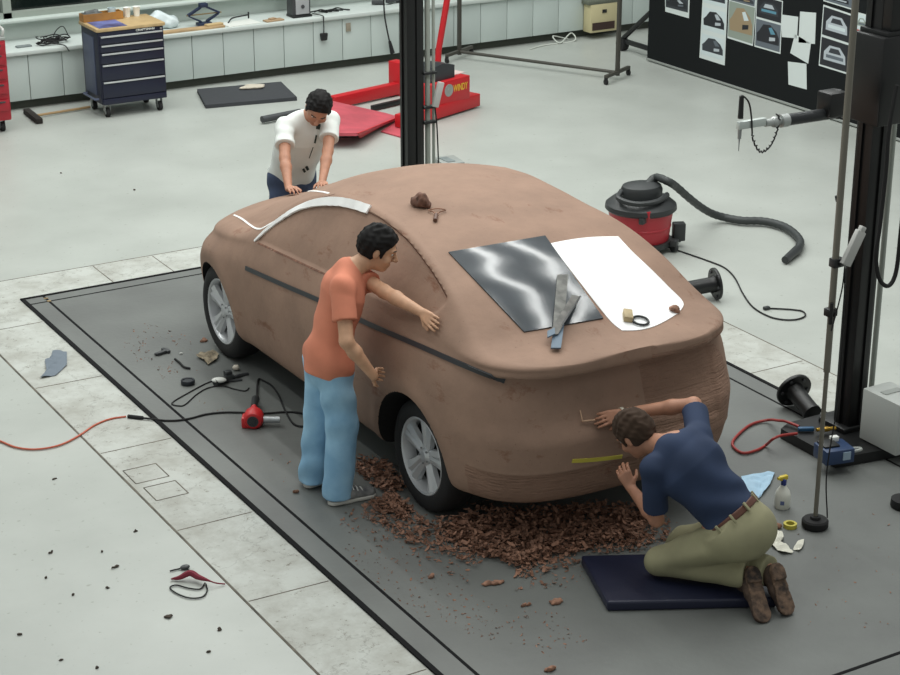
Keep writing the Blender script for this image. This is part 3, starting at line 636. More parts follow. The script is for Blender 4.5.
ins = thing('desktop_instrument', 'grey upright instrument with blue lit display standing on the worktop', 'instrument', (9.14, 18.790, ZT))
b = MB(); b.box((9.14, 18.800, ZT+.20), (.22, .16, .40), .01); part('case', b, DKGREY, ins)
b = MB(); b.box((9.145, 18.715, ZT+.215), (.165, .012, .36), .004); part('front_panel', b, mat('light grey fascia', (168, 170, 172), .5), ins)
m_ = mat('blue display', (70, 80, 220), .3); m_.node_tree.nodes['Principled BSDF'].inputs['Emission Color'].default_value = lin((70, 80, 235)); m_.node_tree.nodes['Principled BSDF'].inputs['Emission Strength'].default_value = .6
b = MB(); b.box((9.145, 18.707, ZT+.29), (.10, .006, .13), .002); part('display', b, m_, ins)
b = MB(); b.cyl((9.145, 18.710, ZT+.12), (9.145, 18.695, ZT+.12), .02); part('knob', b, DKGREY, ins)
b = MB(); b.box((9.14, 18.790, ZT+.012), (.235, .18, .024), .004); part('foot', b, BLACK, ins)
b = MB()
for k in range(5):
    x = 9.29+.07*k; b.tube(spline([(x, 18.86, ZT+.012), (x+.07, 18.80+.04*math.sin(k*2), ZT+.035), (x+.15, 18.84, ZT+.012), (x+.2, 18.78+.03*(k % 2), ZT+.01)], 5), .008, 6)
solo('loose_leads', b, RUBBER, 'loose black leads on the worktop right of the grey instrument', 'cable')
pl = thing('power_adapter', 'black plug-in adapter hanging on its lead down a white cabinet door', 'adapter', (9.340, 18.63, .36))
b = MB(); b.box((9.350, 18.61, .40), (.075, .035, .085), .012, taper=1.25); part('adapter_body', b, BLACK, pl)
b = MB(); b.tube(spline([(9.350, 18.61, .44), (9.345, 18.595, .52), (9.340, 18.59, .60), (9.335, 18.60, .640), (9.290, 18.76, .642)], 5), .006, 6); part('lead', b, BLACK, pl)
b = MB(); b.box((9.675, 18.640, .47), (.055, .02, .095), .003); b.box((9.675, 18.628, .47), (.02, .006, .04)); solo('outlet_plate', b, mat('beige plate', (150, 142, 126), .5), 'small beige outlet plate on a white cabinet door', 'outlet')
b = MB()
for k in range(6):
    x = 10.36+rnd.uniform(-.2, .2); b.box((x, 18.93+rnd.uniform(-.05, .05), ZT+.02+.01*(k % 3)), (rnd.uniform(.08, .16), .05, .04), .006, rz=rnd.uniform(-.7, .7))
solo('tool_clutter', b, DKGREY, 'jumble of dark hand tools on the worktop left of the black hall column', 'tools')
hc = thing('hanging_lead', 'black lead hanging down past the worktop edge beside the black column', 'cable', (10.35, 18.60, .1))
b = MB(); b.tube(spline([(10.13, 18.57, 1.3), (10.10, 18.57, .9), (10.10, 18.57, .62), (10.13, 18.57, .42), (10.17, 18.57, .24)], 6), .009, 6); part('lead', b, RUBBER, hc)
b = MB(); b.cyl((10.165, 18.57, .27), (10.20, 18.57, .13), .016, 10, .028); part('connector', b, RUBBER, hc)
# red cart at the left edge
rc_ = thing('red_tool_cart', 'red rolling tool cart cut off by the left edge of the view', 'tool cart', (5.160, 18.0, 0))
b = MB(); b.box((5.180, 18.06, .52), (.62, .42, .80), .015); part('carcass', b, mat('dull red enamel', (158, 28, 42), .45), rc_)
for z in (.28, .45, .60, .74, .84):
    b = MB(); b.box((5.180, 17.838, z), (.58, .016, .11), .004); d = part('drawer', b, mat('dull red enamel', (158, 28, 42), .45), rc_); b = MB(); b.box((5.180, 17.826, z+.035), (.5, .012, .014)); part('handle', b, DKGREY, d)
b = MB(); b.tube(spline([(5.470, 17.9, .93), (5.485, 17.9, 1.02), (5.485, 18.2, 1.02), (5.470, 18.2, .93)], 5), .015); part('push_handle', b, mat('pale grey plastic', (190, 190, 186), .5), rc_)
b = MB(); b.box((5.180, 18.06, .935), (.62, .42, .03), .006); part('top_tray', b, GREYP, rc_)
for x, y in ((4.940, 17.93), (5.410, 17.93), (4.940, 18.2), (5.410, 18.2)): caster(rc_, x, y)
br = thing('push_broom', 'dark push broom head with wooden handle on the floor before the cabinets', 'broom', (5.95, 18.2, 0))
p0, p1 = G(28, 112, .03), G(38, 120, .03); p2 = G(90, 107, .02)
b = MB(); d_ = (p1-p0).normalized(); b.box((p0+p1)/2, ((p1-p0).length+.12, .07, .055), .008, rz=math.atan2(d_.y, d_.x)); part('brush_head', b, mat('dark bristle', (38, 34, 30), .9), br)
b = MB(); b.cyl((p0+p1)/2+Vector((.02, 0, 0)), p2, .013); part('handle', b, mat('broom handle wood', (158, 130, 92), .6), br)
# mat with rag
b = MB(); b.slab([G(197, 89, .04), G(281, 81.5, .04), G(297, 97, .04), G(205.5, 105, .04)], (0, 0, -.039)); solo('floor_mat', b, mat('charcoal foam', (58, 60, 64), .85, bump=.2, bscale=20), 'charcoal foam mat on the pale floor right of the navy chest', 'mat')
V_ = Vox((8.0, 17.95, .03), (8.5, 18.4, .15), .008)
for k in range(8): V_.ell((8.22+rnd.uniform(-.12, .12), 18.17+rnd.uniform(-.05, .05), .058), (rnd.uniform(.05, .09), rnd.uniform(.03, .06), .018), .01)
V_.cut((0, 0, .0445), (0, 0, -1)); tag(V_.obj('rag', mat('pale rag', (196, 188, 172), .9)), 'crumpled pale rag on the charcoal foam mat', 'rag')
# ---------------------------------------------------------------- red lift
lf = thing('vehicle_lift', 'red low vehicle lift with sloping ramp plate and motor box on the pale floor', 'lift', (9.3, 16.9, 0))
def beam(p, q, w, z0, z1, name, m=RED, lab=None):
    p, q = Vector(p), Vector(q); d = (q-p); b = MB(); b.box(((p.x+q.x)/2, (p.y+q.y)/2, (z0+z1)/2), (d.length, w, z1-z0), .006, rz=math.atan2(d.y, d.x)); return part(name, b, m, lf, lab)
def P3(px, py, z): v = G(px, py, z); return v
pts = [P3(333, 101, .13), P3(386, 113, .05), P3(398, 116.5, .05), P3(357, 133, .16), P3(325, 133, .16), P3(322, 103, .13)]
b = MB(); b.slab(pts, (0, 0, -.03)); part('ramp_plate', b, mat('faded red paint', (196, 84, 96), .55, 0, .12, 5), lf, 'faded pinkish red ramp plate')
b = MB(); b.slab([P3(357, 133, .16), P3(398, 116.5, .05), P3(398, 116.5, .01), P3(359, 138, .05)], (.01, -.015, -.0)); part('ramp_lip', b, RED, lf)
b = MB(); b.slab([P3(381, 131, .015), P3(397, 121, .015), P3(415, 119, .015), P3(415, 136, .015), P3(402, 137, .015)], (0, 0, -.012)); part('floor_plate', b, mat('faded red paint', (196, 84, 96), .55), lf)
b = MB(); a_, c_ = P3(326, 136, .06), P3(358, 133.5, .06); b.cyl(a_, c_, .035, 12); part('roller', b, DKGREY, lf)
beam(P3(332, 104, .06), P3(398, 89.5, .06), .10, .02, .14, 'long_arm'); beam(P3(372, 108.5, .03), P3(404, 101, .03), .05, .01, .06, 'inner_bar', BLACK)
beam(P3(394, 95, .0), P3(402, 93, .0), .16, .0, .36, 'upright'); 
beam(P3(400, 124, .06), P3(475, 101, .06), .14, .02, .15, 'side_beam')
q0, q1 = P3(428, 108.5, .15), P3(470, 97, .15); d_ = q1-q0; rz = math.atan2(d_.y, d_.x); mid = (q0+q1)/2+Vector((-math.sin(rz)*.17, math.cos(rz)*.17, 0))
LM = Matrix.Translation((mid.x, mid.y, 0)) @ Matrix.Rotation(rz, 4, 'Z'); Ln = d_.length
b = MB(); b.box((0, 0, .26), (Ln, .34, .24), .008, M=LM); part('motor_box', b, RED, lf)
b = MB(); b.box((.27, .03, .382), (.22, .16, .006), M=LM); part('label_plate', b, mat('pale label', (214, 190, 186), .5), lf, 'pale label on the box top')
b = MB(); b.prism([(-.20, 0), (.20, 0), (.20, .13), (.02, .17), (-.13, .15)], .22, LM @ frame_m((-.05, .11, .38), (1, 0, 0), (0, 0, 1), (0, -1, 0))); part('motor_cover', b, mat('charcoal plastic', (48, 52, 56), .4), lf)
b = text_mb('WINDY', .10, LM @ frame_m((Ln*.5-.15, -.1715, .28), (1, 0, 0), (0, 0, 1), (0, -1, 0)), .001, True, .22); part('lettering', b, mat('yellow paint', (222, 190, 60), .5), lf, 'yellow lettering on the motor box', orient=False, flat=True)
b = MB(); b.lathe([(0, 0), (.065, 0), (.065, .003), (.05, .004), (.045, .002), (.02, .002), (.018, .005), (0, .005)], 20, LM @ frame_m((Ln*.5-.33, -.1705, .28), (1, 0, 0), (0, 0, 1), (0, -1, 0))); part('emblem', b, GREYP, lf, 'round grey emblem')
b = MB(); h0 = P3(437, 55, .35); b.tube([h0+Vector((0, 0, -.3)), h0+Vector((.02, 0, .05)), h0+Vector((.16, .0, .75)), h0+Vector((.19, 0, 1.2))], .035, 10); part('pump_handle', b, RED, lf)
b = MB(); b.box(h0+Vector((.0, .02, -.23)), (.22, .16, .22), .01); part('handle_foot', b, RED, lf)
b = MB(); r0 = P3(323, 134, .12); b.cyl(P3(262, 119.5, .05), P3(300, 112, .05), .035, 12); solo('dark_roller', b, DKGREY, 'dark metal bar end on the floor left of the man in the white shirt', 'bar')
# ---------------------------------------------------------------- mobile frame, pinboard
fr = thing('mobile_frame', 'thin black mobile frame on castered feet before the white cabinets', 'frame', (11.7, 17.6, 0))
FP, FQ = Vector((11.0, 18.42, 0)), Vector((11.96, 16.62, 0)); FM = mat('dark bronze tube', (66, 64, 58), .5)
b = MB(); b.cyl(FP+Vector((0, 0, .085)), FQ+Vector((0, 0, .085)), .018); part('bottom_bar', b, FM, fr)
for P_ in (FP, FQ):
    b = MB(); b.box(P_+Vector((0, 0, 1.05)), (.04, .04, 2.0), .003); part('post', b, FM, fr)
    e = (FQ-FP).normalized(); s_ = Vector((e.y, -e.x, 0)); s_ = Vector((.887, .46, 0)).normalized()
    b = MB(); a1, a2 = P_-s_*.27, P_+s_*.27; b.box(P_+Vector((0, 0, .09)), (.56, .04, .035), .003, rz=math.atan2(s_.y, s_.x)); part('foot', b, FM, fr)
    for q in (a1, a2):
        b = MB(); b.cyl(q+Vector((-.012, 0, .032)), q+Vector((.012, 0, .032)), .032, 12); b.box(q+Vector((0, 0, .065)), (.03, .03, .03)); part('caster', b, RUBBER, fr)
BX = 12.8; FELT = mat('black felt', (22, 25, 26), .9, spec=.2)
pb = thing('pinboard', 'large black wheeled pinboard covered with car photographs', 'pinboard', (BX+.03, 14.5, 0))
b = MB(); b.box((BX+.03, 14.6, 1.03), (.05, 5.24, 1.98)); part('panel', b, FELT, pb)
b = MB(); b.box((BX+.0275, 14.6, .028), (.06, 5.26, .024), .002); part('edge_strip', b, GREYP, pb, 'pale grey bottom edge strip')
b = MB(); b.box((BX+.09, 17.55, .12), (.05, .62, .05), .004); part('foot_bar', b, BLACK, pb)
b = MB(); b.tube([(BX+.09, 17.85, .12), (BX+.09, 17.20, .62)], .03, 8); part('brace', b, BLACK, pb)
for z, y in ((.075, 17.83),):
    b = MB(); b.cyl((BX+.05, y, .08), (BX+.13, y, .08), .08, 18); part('wheel', b, RUBBER, pb)
PAPER = mat('photo paper', (206, 214, 212), .5)
def sheet(name, c, lab, cat, pics=(), grp=None, m=PAPER):        # pixel corners on the board, clockwise from top left
    W = [GX(x, y, BX+.0045) for x, y in c]
    if not pics:
        b = MB(); b.slab(W, (-.002, 0, 0)); return solo(name, b, m, lab, cat, grp)
    t = thing(name, lab, cat, ((W[2]+W[3])/2), grp); b = MB(); b.slab(W, (-.002, 0, 0)); part('sheet', b, m, t)
    def uv(u, v, d=.0): return (W[0]*(1-u)+W[1]*u)*(1-v)+(W[3]*(1-u)+W[2]*u)*v+Vector((-.0022-d, 0, 0))
    for (u0, v0, u1, v1, bgc, carc, kind) in pics:
        b = MB(); b.slab([uv(u0, v0), uv(u1, v0), uv(u1, v1), uv(u0, v1)], (-.001, 0, 0)); pp = part('picture', b, bgc, t)
        f = lambda x, y, d: uv(u0+(u1-u0)*x, v0+(v1-v0)*y, d)
        if kind == 'side': P1 = [(.06, .80), (.04, .52), (.14, .40), (.30, .14), (.58, .10), (.84, .30), (.95, .52), (.96, .78)]; P2 = [(.52, .22), (.64, .18), (.80, .40), (.62, .44)]; P3_ = [(.56, .56), (.80, .52), (.80, .64), (.56, .70)]
        else: P1 = [(.12, .78), (.12, .48), (.30, .22), (.66, .20), (.86, .46), (.88, .76)]; P2 = [(.34, .30), (.62, .28), (.72, .46), (.28, .48)]; P3_ = [(.2, .56), (.8, .54), (.8, .66), (.2, .68)]
        for pg, mm, d in ((P1, carc[0], .001), (P2, carc[1], .0016), (P3_, carc[2], .0016)):
            b = MB(); b.slab([f(x, y, d) for x, y in pg], (-.0006, 0, 0)); part('car_shape', b, mm, pp)
    return t
k_ = lambda n, c: mat('print '+n, c, .45)
DK = k_('charcoal', (52, 56, 62)); LGp = k_('silver', (176, 184, 190)); PALE = k_('pale sky', (200, 212, 214)); NEARB = k_('near black', (34, 36, 42)); MIDG = k_('mid grey', (96, 104, 112)); OCH = k_('ochre', (150, 132, 104)); GRN = k_('grey green', (140, 150, 140)); TEAL = k_('teal', (90, 140, 160)); REDP = k_('print red', (178, 48, 52)); BLUP = k_('sky blue', (84, 150, 190))
sheet('photo_print', [(665, -6), (689.7, -1), (689, 18.3), (665.4, 11.5)], 'small dark car photo with white border, first from the board left end', 'photo', [(.03, .05, .95, .72, DK, (NEARB, LGp, MIDG), 'side')], 'car photographs on the black board')
sheet('photo_print', [(703.5, -16), (728, -10), (724.8, 65.5), (699.5, 57.5)], 'white strip of three stacked dark car photos', 'photo', [(.05, .0, .95, .24, PALE, (DK, LGp, MIDG), 'side'), (.05, .30, .96, .60, PALE, (NEARB, LGp, LGp), 'side'), (.05, .66, .95, .94, PALE, (DK, MIDG, LGp), 'side')], 'car photographs on the black board')
sheet('photo_print', [(729.5, -10), (756.5, -3), (753, 46), (727.5, 38)], 'colourful collage with an ochre car between two dark photo strips', 'photo', [(.02, .22, .98, .96, GRN, (OCH, PALE, NEARB), 'side'), (.04, .02, .96, .20, MIDG, (DK, REDP, OCH), 'side')], 'car photographs on the black board')
sheet('photo_print', [(756.8, -6), (783, 1), (780.5, 54), (754.5, 46.5)], 'dark photo strip of bluish cars beside the white notes', 'photo', [(.03, .02, .97, .42, NEARB, (DK, LGp, TEAL), 'front'), (.03, .46, .97, .97, MIDG, (NEARB, TEAL, LGp), 'side')], 'car photographs on the black board')
sheet('photo_print', [(823.5, 4.5), (853, 14.5), (849.5, 75), (818.8, 65.5)], 'black sheet with two white cars, behind the thin pole stand', 'photo', [(.03, .03, .97, .48, NEARB, (LGp, DK, PALE), 'front'), (.03, .52, .97, .97, NEARB, (LGp, DK, MIDG), 'front')], 'car photographs on the black board')
sheet('photo_print', [(823, -12), (855, -4), (852.5, 10), (823.5, 1)], 'dark photo edge at the top, above the two white cars', 'photo', [(.03, .1, .97, .9, MIDG, (NEARB, DK, LGp), 'front')], 'car photographs on the black board')
sheet('photo_print', [(857, 12), (868.5, 15), (865, 62), (853.5, 58)], 'red and blue print behind the thin pole stand beside the black column', 'photo', [(.04, .04, .96, .34, PALE, (GRN, PALE, MIDG), 'front'), (.04, .36, .96, .70, REDP, (k_('dark red', (140, 26, 34)), REDP, REDP), 'front'), (.04, .72, .96, .97, BLUP, (TEAL, BLUP, BLUP), 'front')], 'car photographs on the black board')
NOTE = mat('white note paper', (206, 214, 212), .55)
for c, lab in (([(781.5, 14.5), (798.3, 16.8), (797, 38.3), (782, 37)], 'white note beside the bluish car photos, upper left of four'), ([(800.2, 11.5), (816.2, 12.8), (815, 44), (798.5, 42.5)], 'white typed note highest of the four on the pinboard'), ([(795, 34), (811, 43.6), (808.3, 63.7), (790.3, 53)], 'white tilted note half covered by the typed note above'), ([(788, 61.5), (806.5, 63.8), (806.8, 89.5), (788.6, 84.5)], 'white note pinned lowest on the black board')):
    b = None; sheet('paper_note', c, lab, 'note', (), 'white notes on the black board', NOTE)
# beige box on the cabinets
bb = thing('hanging_box', 'beige box with dark slot and dark lid hung on the white cabinets', 'box', (13.1, 18.5, .2))
b = MB(); a_, c_ = GY(587, 7, 18.50), GY(615, 30, 18.50); x0, x1, z0, z1 = a_.x+.05, c_.x+.02, c_.z, a_.z+.02
b.box(((x0+x1)/2, 18.565, (z0+z1)/2), (x1-x0, .16, z1-z0), .008); part('case', b, mat('beige paint', (196, 186, 146), .5), bb)
b = MB(); b.box(((x0+x1)/2-.005, 18.565, z1+.02), (x1-x0+.06, .16, .045), .008, M=None); part('lid', b, mat('olive grey lid', (96, 100, 88), .5), bb)
b = MB(); b.box(((x0+x1)/2-.01, 18.482, z0+.075), (x1-x0-.07, .012, .09)); part('slot', b, mat('dark slot', (58, 40, 34), .7), bb)
b = MB(); b.box(((x0+x1)/2, 18.482, z1-.09), (.06, .012, .04)); part('latch', b, BLACK, bb)
wl = MB(); wl.tube(spline([G(568, 39, .01), GY(553, 36, 18.6), G(560, 43, .015), GY(571, 33, 18.6), G(574, 41, .01), G(545, 45, .01), G(530, 49, .01)], 6), .008, 6)
solo('white_lead', wl, mat('white cable', (200, 204, 196), .6), 'loose white lead on the floor below the cabinets near the beige box', 'cable')
# ---------------------------------------------------------------- measuring columns
CB = mat('column black', (15, 16, 17), .4)
def post(root, x, y, w, d, z0, z1, name='mast'):
    b = MB(); b.box((x, y, (z0+z1)/2), (w, d, z1-z0), .008); b.box((x-w/2-.006, y+.02, (z0+z1)/2), (.014, .03, z1-z0)); b.box((x+.02, y-d/2-.006, (z0+z1)/2), (.03, .014, z1-z0)); return part(name, b, CB, root)
rt = thing('measuring_machine', 'tall black measuring machine with probe arm standing at the plate edge', 'measuring machine', (7.5, 7.95, 0))
post(rt, 7.592, 7.97, .135, .14, .08, 4.2)
b = MB(); b.slab([(7.20, 8.15, .012), (7.20, 7.64, .012), (7.69, 7.56, .012), (8.1, 7.50, .012), (8.1, 8.20, .012), (7.3, 8.20, .012)], (0, 0, .065)); part('base', b, CB, rt)
b = MB(); b.box((7.592, 8.0, .09), (.24, .24, .04), .01); part('flange', b, CB, rt)
b = MB(); b.box((7.56, 7.93, 2.30), (.20, .26, .52), .012); part('carriage', b, CB, rt)
b = MB(); b.box((7.62, 7.93, 2.80), (.18, .20, .48), .01); b.box((7.60, 7.93, 2.57), (.21, .23, .03), .004); part('carriage_hood', b, CB, rt)
A0 = GY(846, 111, 7.90); A1 = GY(787, 120, 7.90); A2 = GY(765, 123, 7.90); A3 = GY(738, 124, 7.90)
ad = (A1-A0).normalized()
b = MB(); b.cyl(A0, A1, .034, 18); part('probe_arm', b, mat('dark tube', (44, 46, 48), .35, .3), rt)
b = MB(); b.box(GY(832, 103, 7.9), (.13, .12, .14), .01); b.cyl(GY(838, 118, 7.9)+Vector((0, 0, 0)), GY(838, 90, 7.9), .02); part('arm_clamp', b, CB, rt)
b = MB(); b.cyl(A1, A1+ad*.05, .038, 18); b.cyl(A1+ad*.05, A2, .022, 14); b.ball(A1+ad*.09, .032); part('arm_end', b, mat('worn aluminium', (168, 172, 170), .4, .5), rt)
b = MB(); b.box((A2+A3)/2, ((A3-A2).length, .03, .045), .005); part('bracket', b, mat('pale aluminium', (196, 204, 200), .4, .2), rt)
S0, S1 = GY(739.5, 96, 7.9), GY(738.6, 151, 7.9)
b = MB(); b.cyl(Vector((S1.x, S1.y, S0.z)), Vector((S1.x, S1.y, A3.z+.03)), .013, 12, .016); part('stylus_holder', b, BLACK, rt)
b = MB(); b.cyl(Vector((S1.x, S1.y, A3.z-.02)), Vector((S1.x, S1.y, S1.z+.07)), .012, 12, .010); b.cyl(Vector((S1.x, S1.y, S1.z+.07)), S1, .0045, 8, .002); part('stylus', b, STEEL, rt)
cpts = [GY(x, y, 7.88) for x, y in ((740, 97), (743, 96), (749, 103), (751.5, 118), (753, 138), (760, 151), (769, 147), (776, 133), (779, 118), (776, 114))]
sp = spline(cpts, 10); b = MB(); cp = []
for i, p in enumerate(sp):
    t = i/(len(sp)-1); r = .0075 if t > .42 and t < .9 else 0; cp.append(p+Vector((r*math.cos(i*2.1), 0, r*math.sin(i*2.1))))
b.tube(cp, .005, 6); part('coiled_lead', b, BLACK, rt)
cb = thing('control_box', 'light grey control box standing on the measuring machine base', 'control box', (7.64, 7.63, .0775))
b = MB(); b.box((7.625, 7.63, .2475), (.22, .32, .33), .006); part('case', b, mat('light grey box', (176, 180, 176), .5), cb)
b = MB(); b.box((7.625, 7.66, .415), (.14, .05, .006)); part('top_label', b, GREYP, cb)
b = MB(); b.tube(spline([(7.74, 7.56, .41), (7.80, 7.58, .50), (7.82, 7.66, .8), (7.80, 7.82, 1.3)], 6), .008, 6); part('cable', b, BLACK, cb)
v_ = G(838, 459, .10); PBL = mat('dark blue enamel', (42, 62, 96), .4); pb2 = thing('power_supply', 'dark blue power box with white tag on the front of the machine base', 'power supply', (v_.x, v_.y, .0775))
PM_ = Matrix.Translation((v_.x+.01, v_.y+.05, -.062)) @ Matrix.Rotation(R(-12), 4, 'Z')
b = MB(); b.box((0, 0, .185), (.19, .16, .09), .006, M=PM_); part('case', b, PBL, pb2)
b = MB(); b.box((-.03, .02, .236), (.10, .10, .012), .003, M=PM_); part('terminal_cover', b, BLACK, pb2)
b = MB(); b.box((.03, .06, .245), (.05, .035, .03), .003, M=PM_); part('tag', b, WHITE, pb2, 'white tag')
b = MB(); b.box((.04, -.083, .19), (.05, .006, .05), M=PM_); part('label', b, mat('pale blue label', (150, 170, 186), .5), pb2)
b = MB(); b.tube([PM_ @ Vector(p) for p in spline([(.08, -.06, .2), (.13, -.08, .215), (.155, -.03, .20), (.12, .0, .19), (.10, -.02, .19)], 6)], .010, 8); part('bail', b, GREYP, pb2)
v_ = G(826, 429, .108); b = MB(); b.cyl(v_+Vector((-.06, .02, 0)), v_+Vector((.06, -.02, 0)), .012, 10); b.box(v_, (.04, .035, .024), .004, rz=-.3); solo('brass_valve', b, mat('brass', (190, 150, 60), .3, .8), 'brass valve on the machine base beside the thin pole', 'valve')
v_ = G(806, 429, .095); b = MB(); b.box(v_, (.10, .03, .025), .006, rz=-.5); solo('spring_clamp', b, mat('teal handle', (40, 84, 120), .5), 'small blue clamp at the machine base corner where the red hose ends', 'clamp')
b = MB(); q = [G(x, y, z) for x, y, z in ((799, 426.5, .095), (786, 421.5, .10), (778, 420.5, .10), (768, 420, .03), (750, 425, .02), (735, 438, .02), (733, 446, .02), (743, 453, .02), (757, 450, .02), (766, 445, .022), (773, 439, .10), (782, 435.5, .10), (797, 433.5, .092))]
b.tube(spline(q, 6), .009, 8); solo('red_hose', b, mat('red hose', (150, 44, 40), .5), 'red hose looping from the machine base across the grey plate', 'hose')
# conduit poles by the right column
v_ = GY(875, 345, 8.02); b = MB(); b.cyl((v_.x, 8.02, .0775), (v_.x, 8.02, 4.0), .018, 12)
solo('conduit_pipe', b, mat('pale conduit', (150, 156, 148), .45), 'pale vertical conduit pipe just right of the black measuring machine mast', 'pipe')
b = MB(); q = [GY(x, y, 7.72) for x, y in ((897, 85), (889, 130), (886, 170), (880, 225), (876, 255), (879, 278), (888, 286), (896, 272), (901, 230), (906, 180))]
b.tube(spline(q, 8), .013, 8); solo('looped_cable', b, RUBBER, 'thick black cable hanging in a loop right of the measuring machine mast', 'cable')
b = MB(); q = [GY(x, y, 7.76) for x, y in ((845, 118), (841, 160), (838, 200), (836, 196))]; b.tube(spline(q, 5), .008, 6); solo('hanging_wire', b, RUBBER, 'short black wire dangling between thin pole and measuring machine mast', 'wire')
# thin pole stand
pst = thing('pole_stand', 'thin grey pole stand on a round black rubber foot', 'pole stand', (6.58, 7.11, 0)); POLE = mat('dull steel pole', (122, 118, 108), .45, .3)
b = MB(); b.cyl((6.58, 7.11, .05), (6.58, 7.11, .95), .013, 12); b.cyl((6.58, 7.11, .95), (6.58, 7.11, 3.2), .019, 12); part('pole', b, POLE, pst)
b = MB(); b.lathe([(0, .0081), (.066, .0081), (.075, .02), (.075, .05), (.066, .06), (.03, .06), (.028, .075), (.016, .08), (0, .08)], 24, Matrix.Translation((6.58, 7.11, 0))); part('rubber_foot', b, RUBBER, pst)
c1 = GY(833, 263, 7.11); b = MB(); b.box((6.59, 7.11, c1.z), (.07, .05, .05), .006); b.cyl((6.58, 7.08, c1.z), (6.68, 7.08, c1.z+.02), .012); part('clamp', b, BLACK, pst)
c2 = GY(826, 313, 7.11); b = MB(); b.box((6.575, 7.11, c2.z), (.06, .05, .045), .006); b.cyl((6.56, 7.09, c2.z+.06), (6.56, 7.09, c2.z-.06), .011); part('lower_clamp', b, BLACK, pst)
e0, e1 = GY(845, 265, 7.06), GY(861, 231, 7.06); b = MB(); dd = e1-e0; b.box((0, 0, 0), (dd.length, .03, .062), .005, M=Matrix.Translation((e0+e1)/2) @ Matrix.Rotation(-math.atan2(dd.z, dd.x), 4, 'Y')); b.box((0, 0, 0), (.03, .028, .034), .004, M=Matrix.Translation(e1+dd*.06) @ Matrix.Rotation(-math.atan2(dd.z, dd.x), 4, 'Y')); part('switch_box', b, mat('off white box', (186, 186, 182), .5), pst, 'off-white switch box')
b = MB(); b.tube(spline([e0, e0+Vector((-.01, 0, -.15)), e0+Vector((-.06, 0, -.36)), Vector((6.585, 7.085, c2.z))], 6), .004, 6); b.tube(spline([e0, e0+Vector((.02, 0, -.3)), Vector((6.68, 7.11, .8)), Vector((6.62, 7.09, .35)), Vector((6.66, 7.1, .05))], 6), .004, 6); part('wire', b, RUBBER, pst)
# left column
lt = thing('measuring_machine', 'tall black measuring machine rising behind the clay car roof', 'measuring machine', (7.42, 12.95, 0))
post(lt, 7.305, 12.98, .155, .13, .14, 4.6); b = MB(); b.box((7.4, 12.95, .085), (.7, .7, .11), .02); part('base', b, CB, lt)
for k, (px, r_) in enumerate(((427.5, .022), (433.5, .013))):
    p_ = GY(px, 90, 12.95); b = MB(); b.cyl((p_.x, 12.95, .14), (p_.x, 12.95, 4.6), r_, 12); part('conduit', b, mat('pale conduit', (150, 156, 148), .45), lt, 'pale grey conduit')
for py in (72, 106, 121):
    p_ = GY(430, py, 12.95); b = MB(); b.box((p_.x-.02, 12.93, p_.z), (.12, .06, .02), .003); part('pipe_clip', b, BLACK, lt)
e0, e1 = GY(435, 107, 12.88), GY(441, 82, 12.88); dd = e1-e0; b = MB(); b.box((0, 0, 0), (dd.length, .03, .055), .005, M=Matrix.Translation((e0+e1)/2) @ Matrix.Rotation(-math.atan2(dd.z, dd.x), 4, 'Y')); part('switch_box', b, mat('off white box', (186, 186, 182), .5), lt, 'off-white switch box')
b = MB(); b.tube(spline([e0, e0+Vector((.02, 0, -.2)), e0+Vector((.04, 0, -.7)), e0+Vector((.06, 0, -1.1))], 6), .006, 6); part('cable', b, RUBBER, lt)
gb = thing('junction_box', 'grey box beside the far measuring machine, just above the car roof', 'box', (8.2, 13.6, 0)); p_ = G(449, 159.5, .30)
b = MB(); b.box((p_.x, p_.y, .15), (.20, .26, .30), .008, rz=-.15); part('case', b, GREYP, gb)
b = MB(); b.box((p_.x-.02, p_.y, .303), (.08, .16, .008), .003); part('lid_plate', b, mat('grey plastic', (120, 128, 128), .5), gb)
gb_d = Vector((p_.x, p_.y, 0))-gb.location
for c_ in gb.children: c_.location -= gb_d
gb.location = (p_.x, p_.y, 0)
# ---------------------------------------------------------------- vacuum
vc = thing('shop_vacuum', 'red and black wet-dry vacuum behind the clay car', 'vacuum cleaner', (8.68, 11.68, 0)); vx, vy = 8.68, 11.68; VM = Matrix.Translation((vx, vy, 0))
REDP_ = mat('red plastic', (172, 38, 50), .42); BP = mat('black plastic', (46, 49, 50), .45)
b = MB(); b.lathe([(0, .08), (.225, .08), (.235, .10), (.245, .20), (.250, .205), (.25, .215), (.246, .22), (.262, .335), (.27, .34), (.262, .35), (0, .35)], 36, VM); part('drum', b, REDP_, vc)
b = MB(); b.lathe([(.275, .335), (.29, .35), (.285, .385), (.23, .43), (.18, .445), (0, .445)], 36, VM); part('lid', b, BP, vc)
b = MB(); b.lathe([(.16, .43), (.165, .50), (.15, .535), (.09, .552), (0, .556)], 28, VM @ Matrix.Diagonal((1.1, .9, 1, 1)), caps=False); part('motor_head', b, BP, vc)
b = MB(); b.tube(spline([(vx-.17, vy+.04, .50), (vx-.25, vy-.04, .47), (vx-.19, vy-.19, .455), (vx-.02, vy-.235, .46), (vx+.13, vy-.17, .48)], 6), .022, 8); part('carry_handle', b, BP, vc)
b = MB(); b.box((vx-.09, vy-.245, .365), (.07, .03, .06), .006, rz=.35); part('latch', b, REDP_, vc)
b = MB(); b.box((vx-.14, vy-.225, .32), (.09, .04, .05), .006, rz=.5); part('drain_cap', b, BP, vc)
b = MB(); b.lathe([(.21, .05), (.255, .05), (.26, .095), (.22, .095)], 28, VM); part('dolly', b, BP, vc)
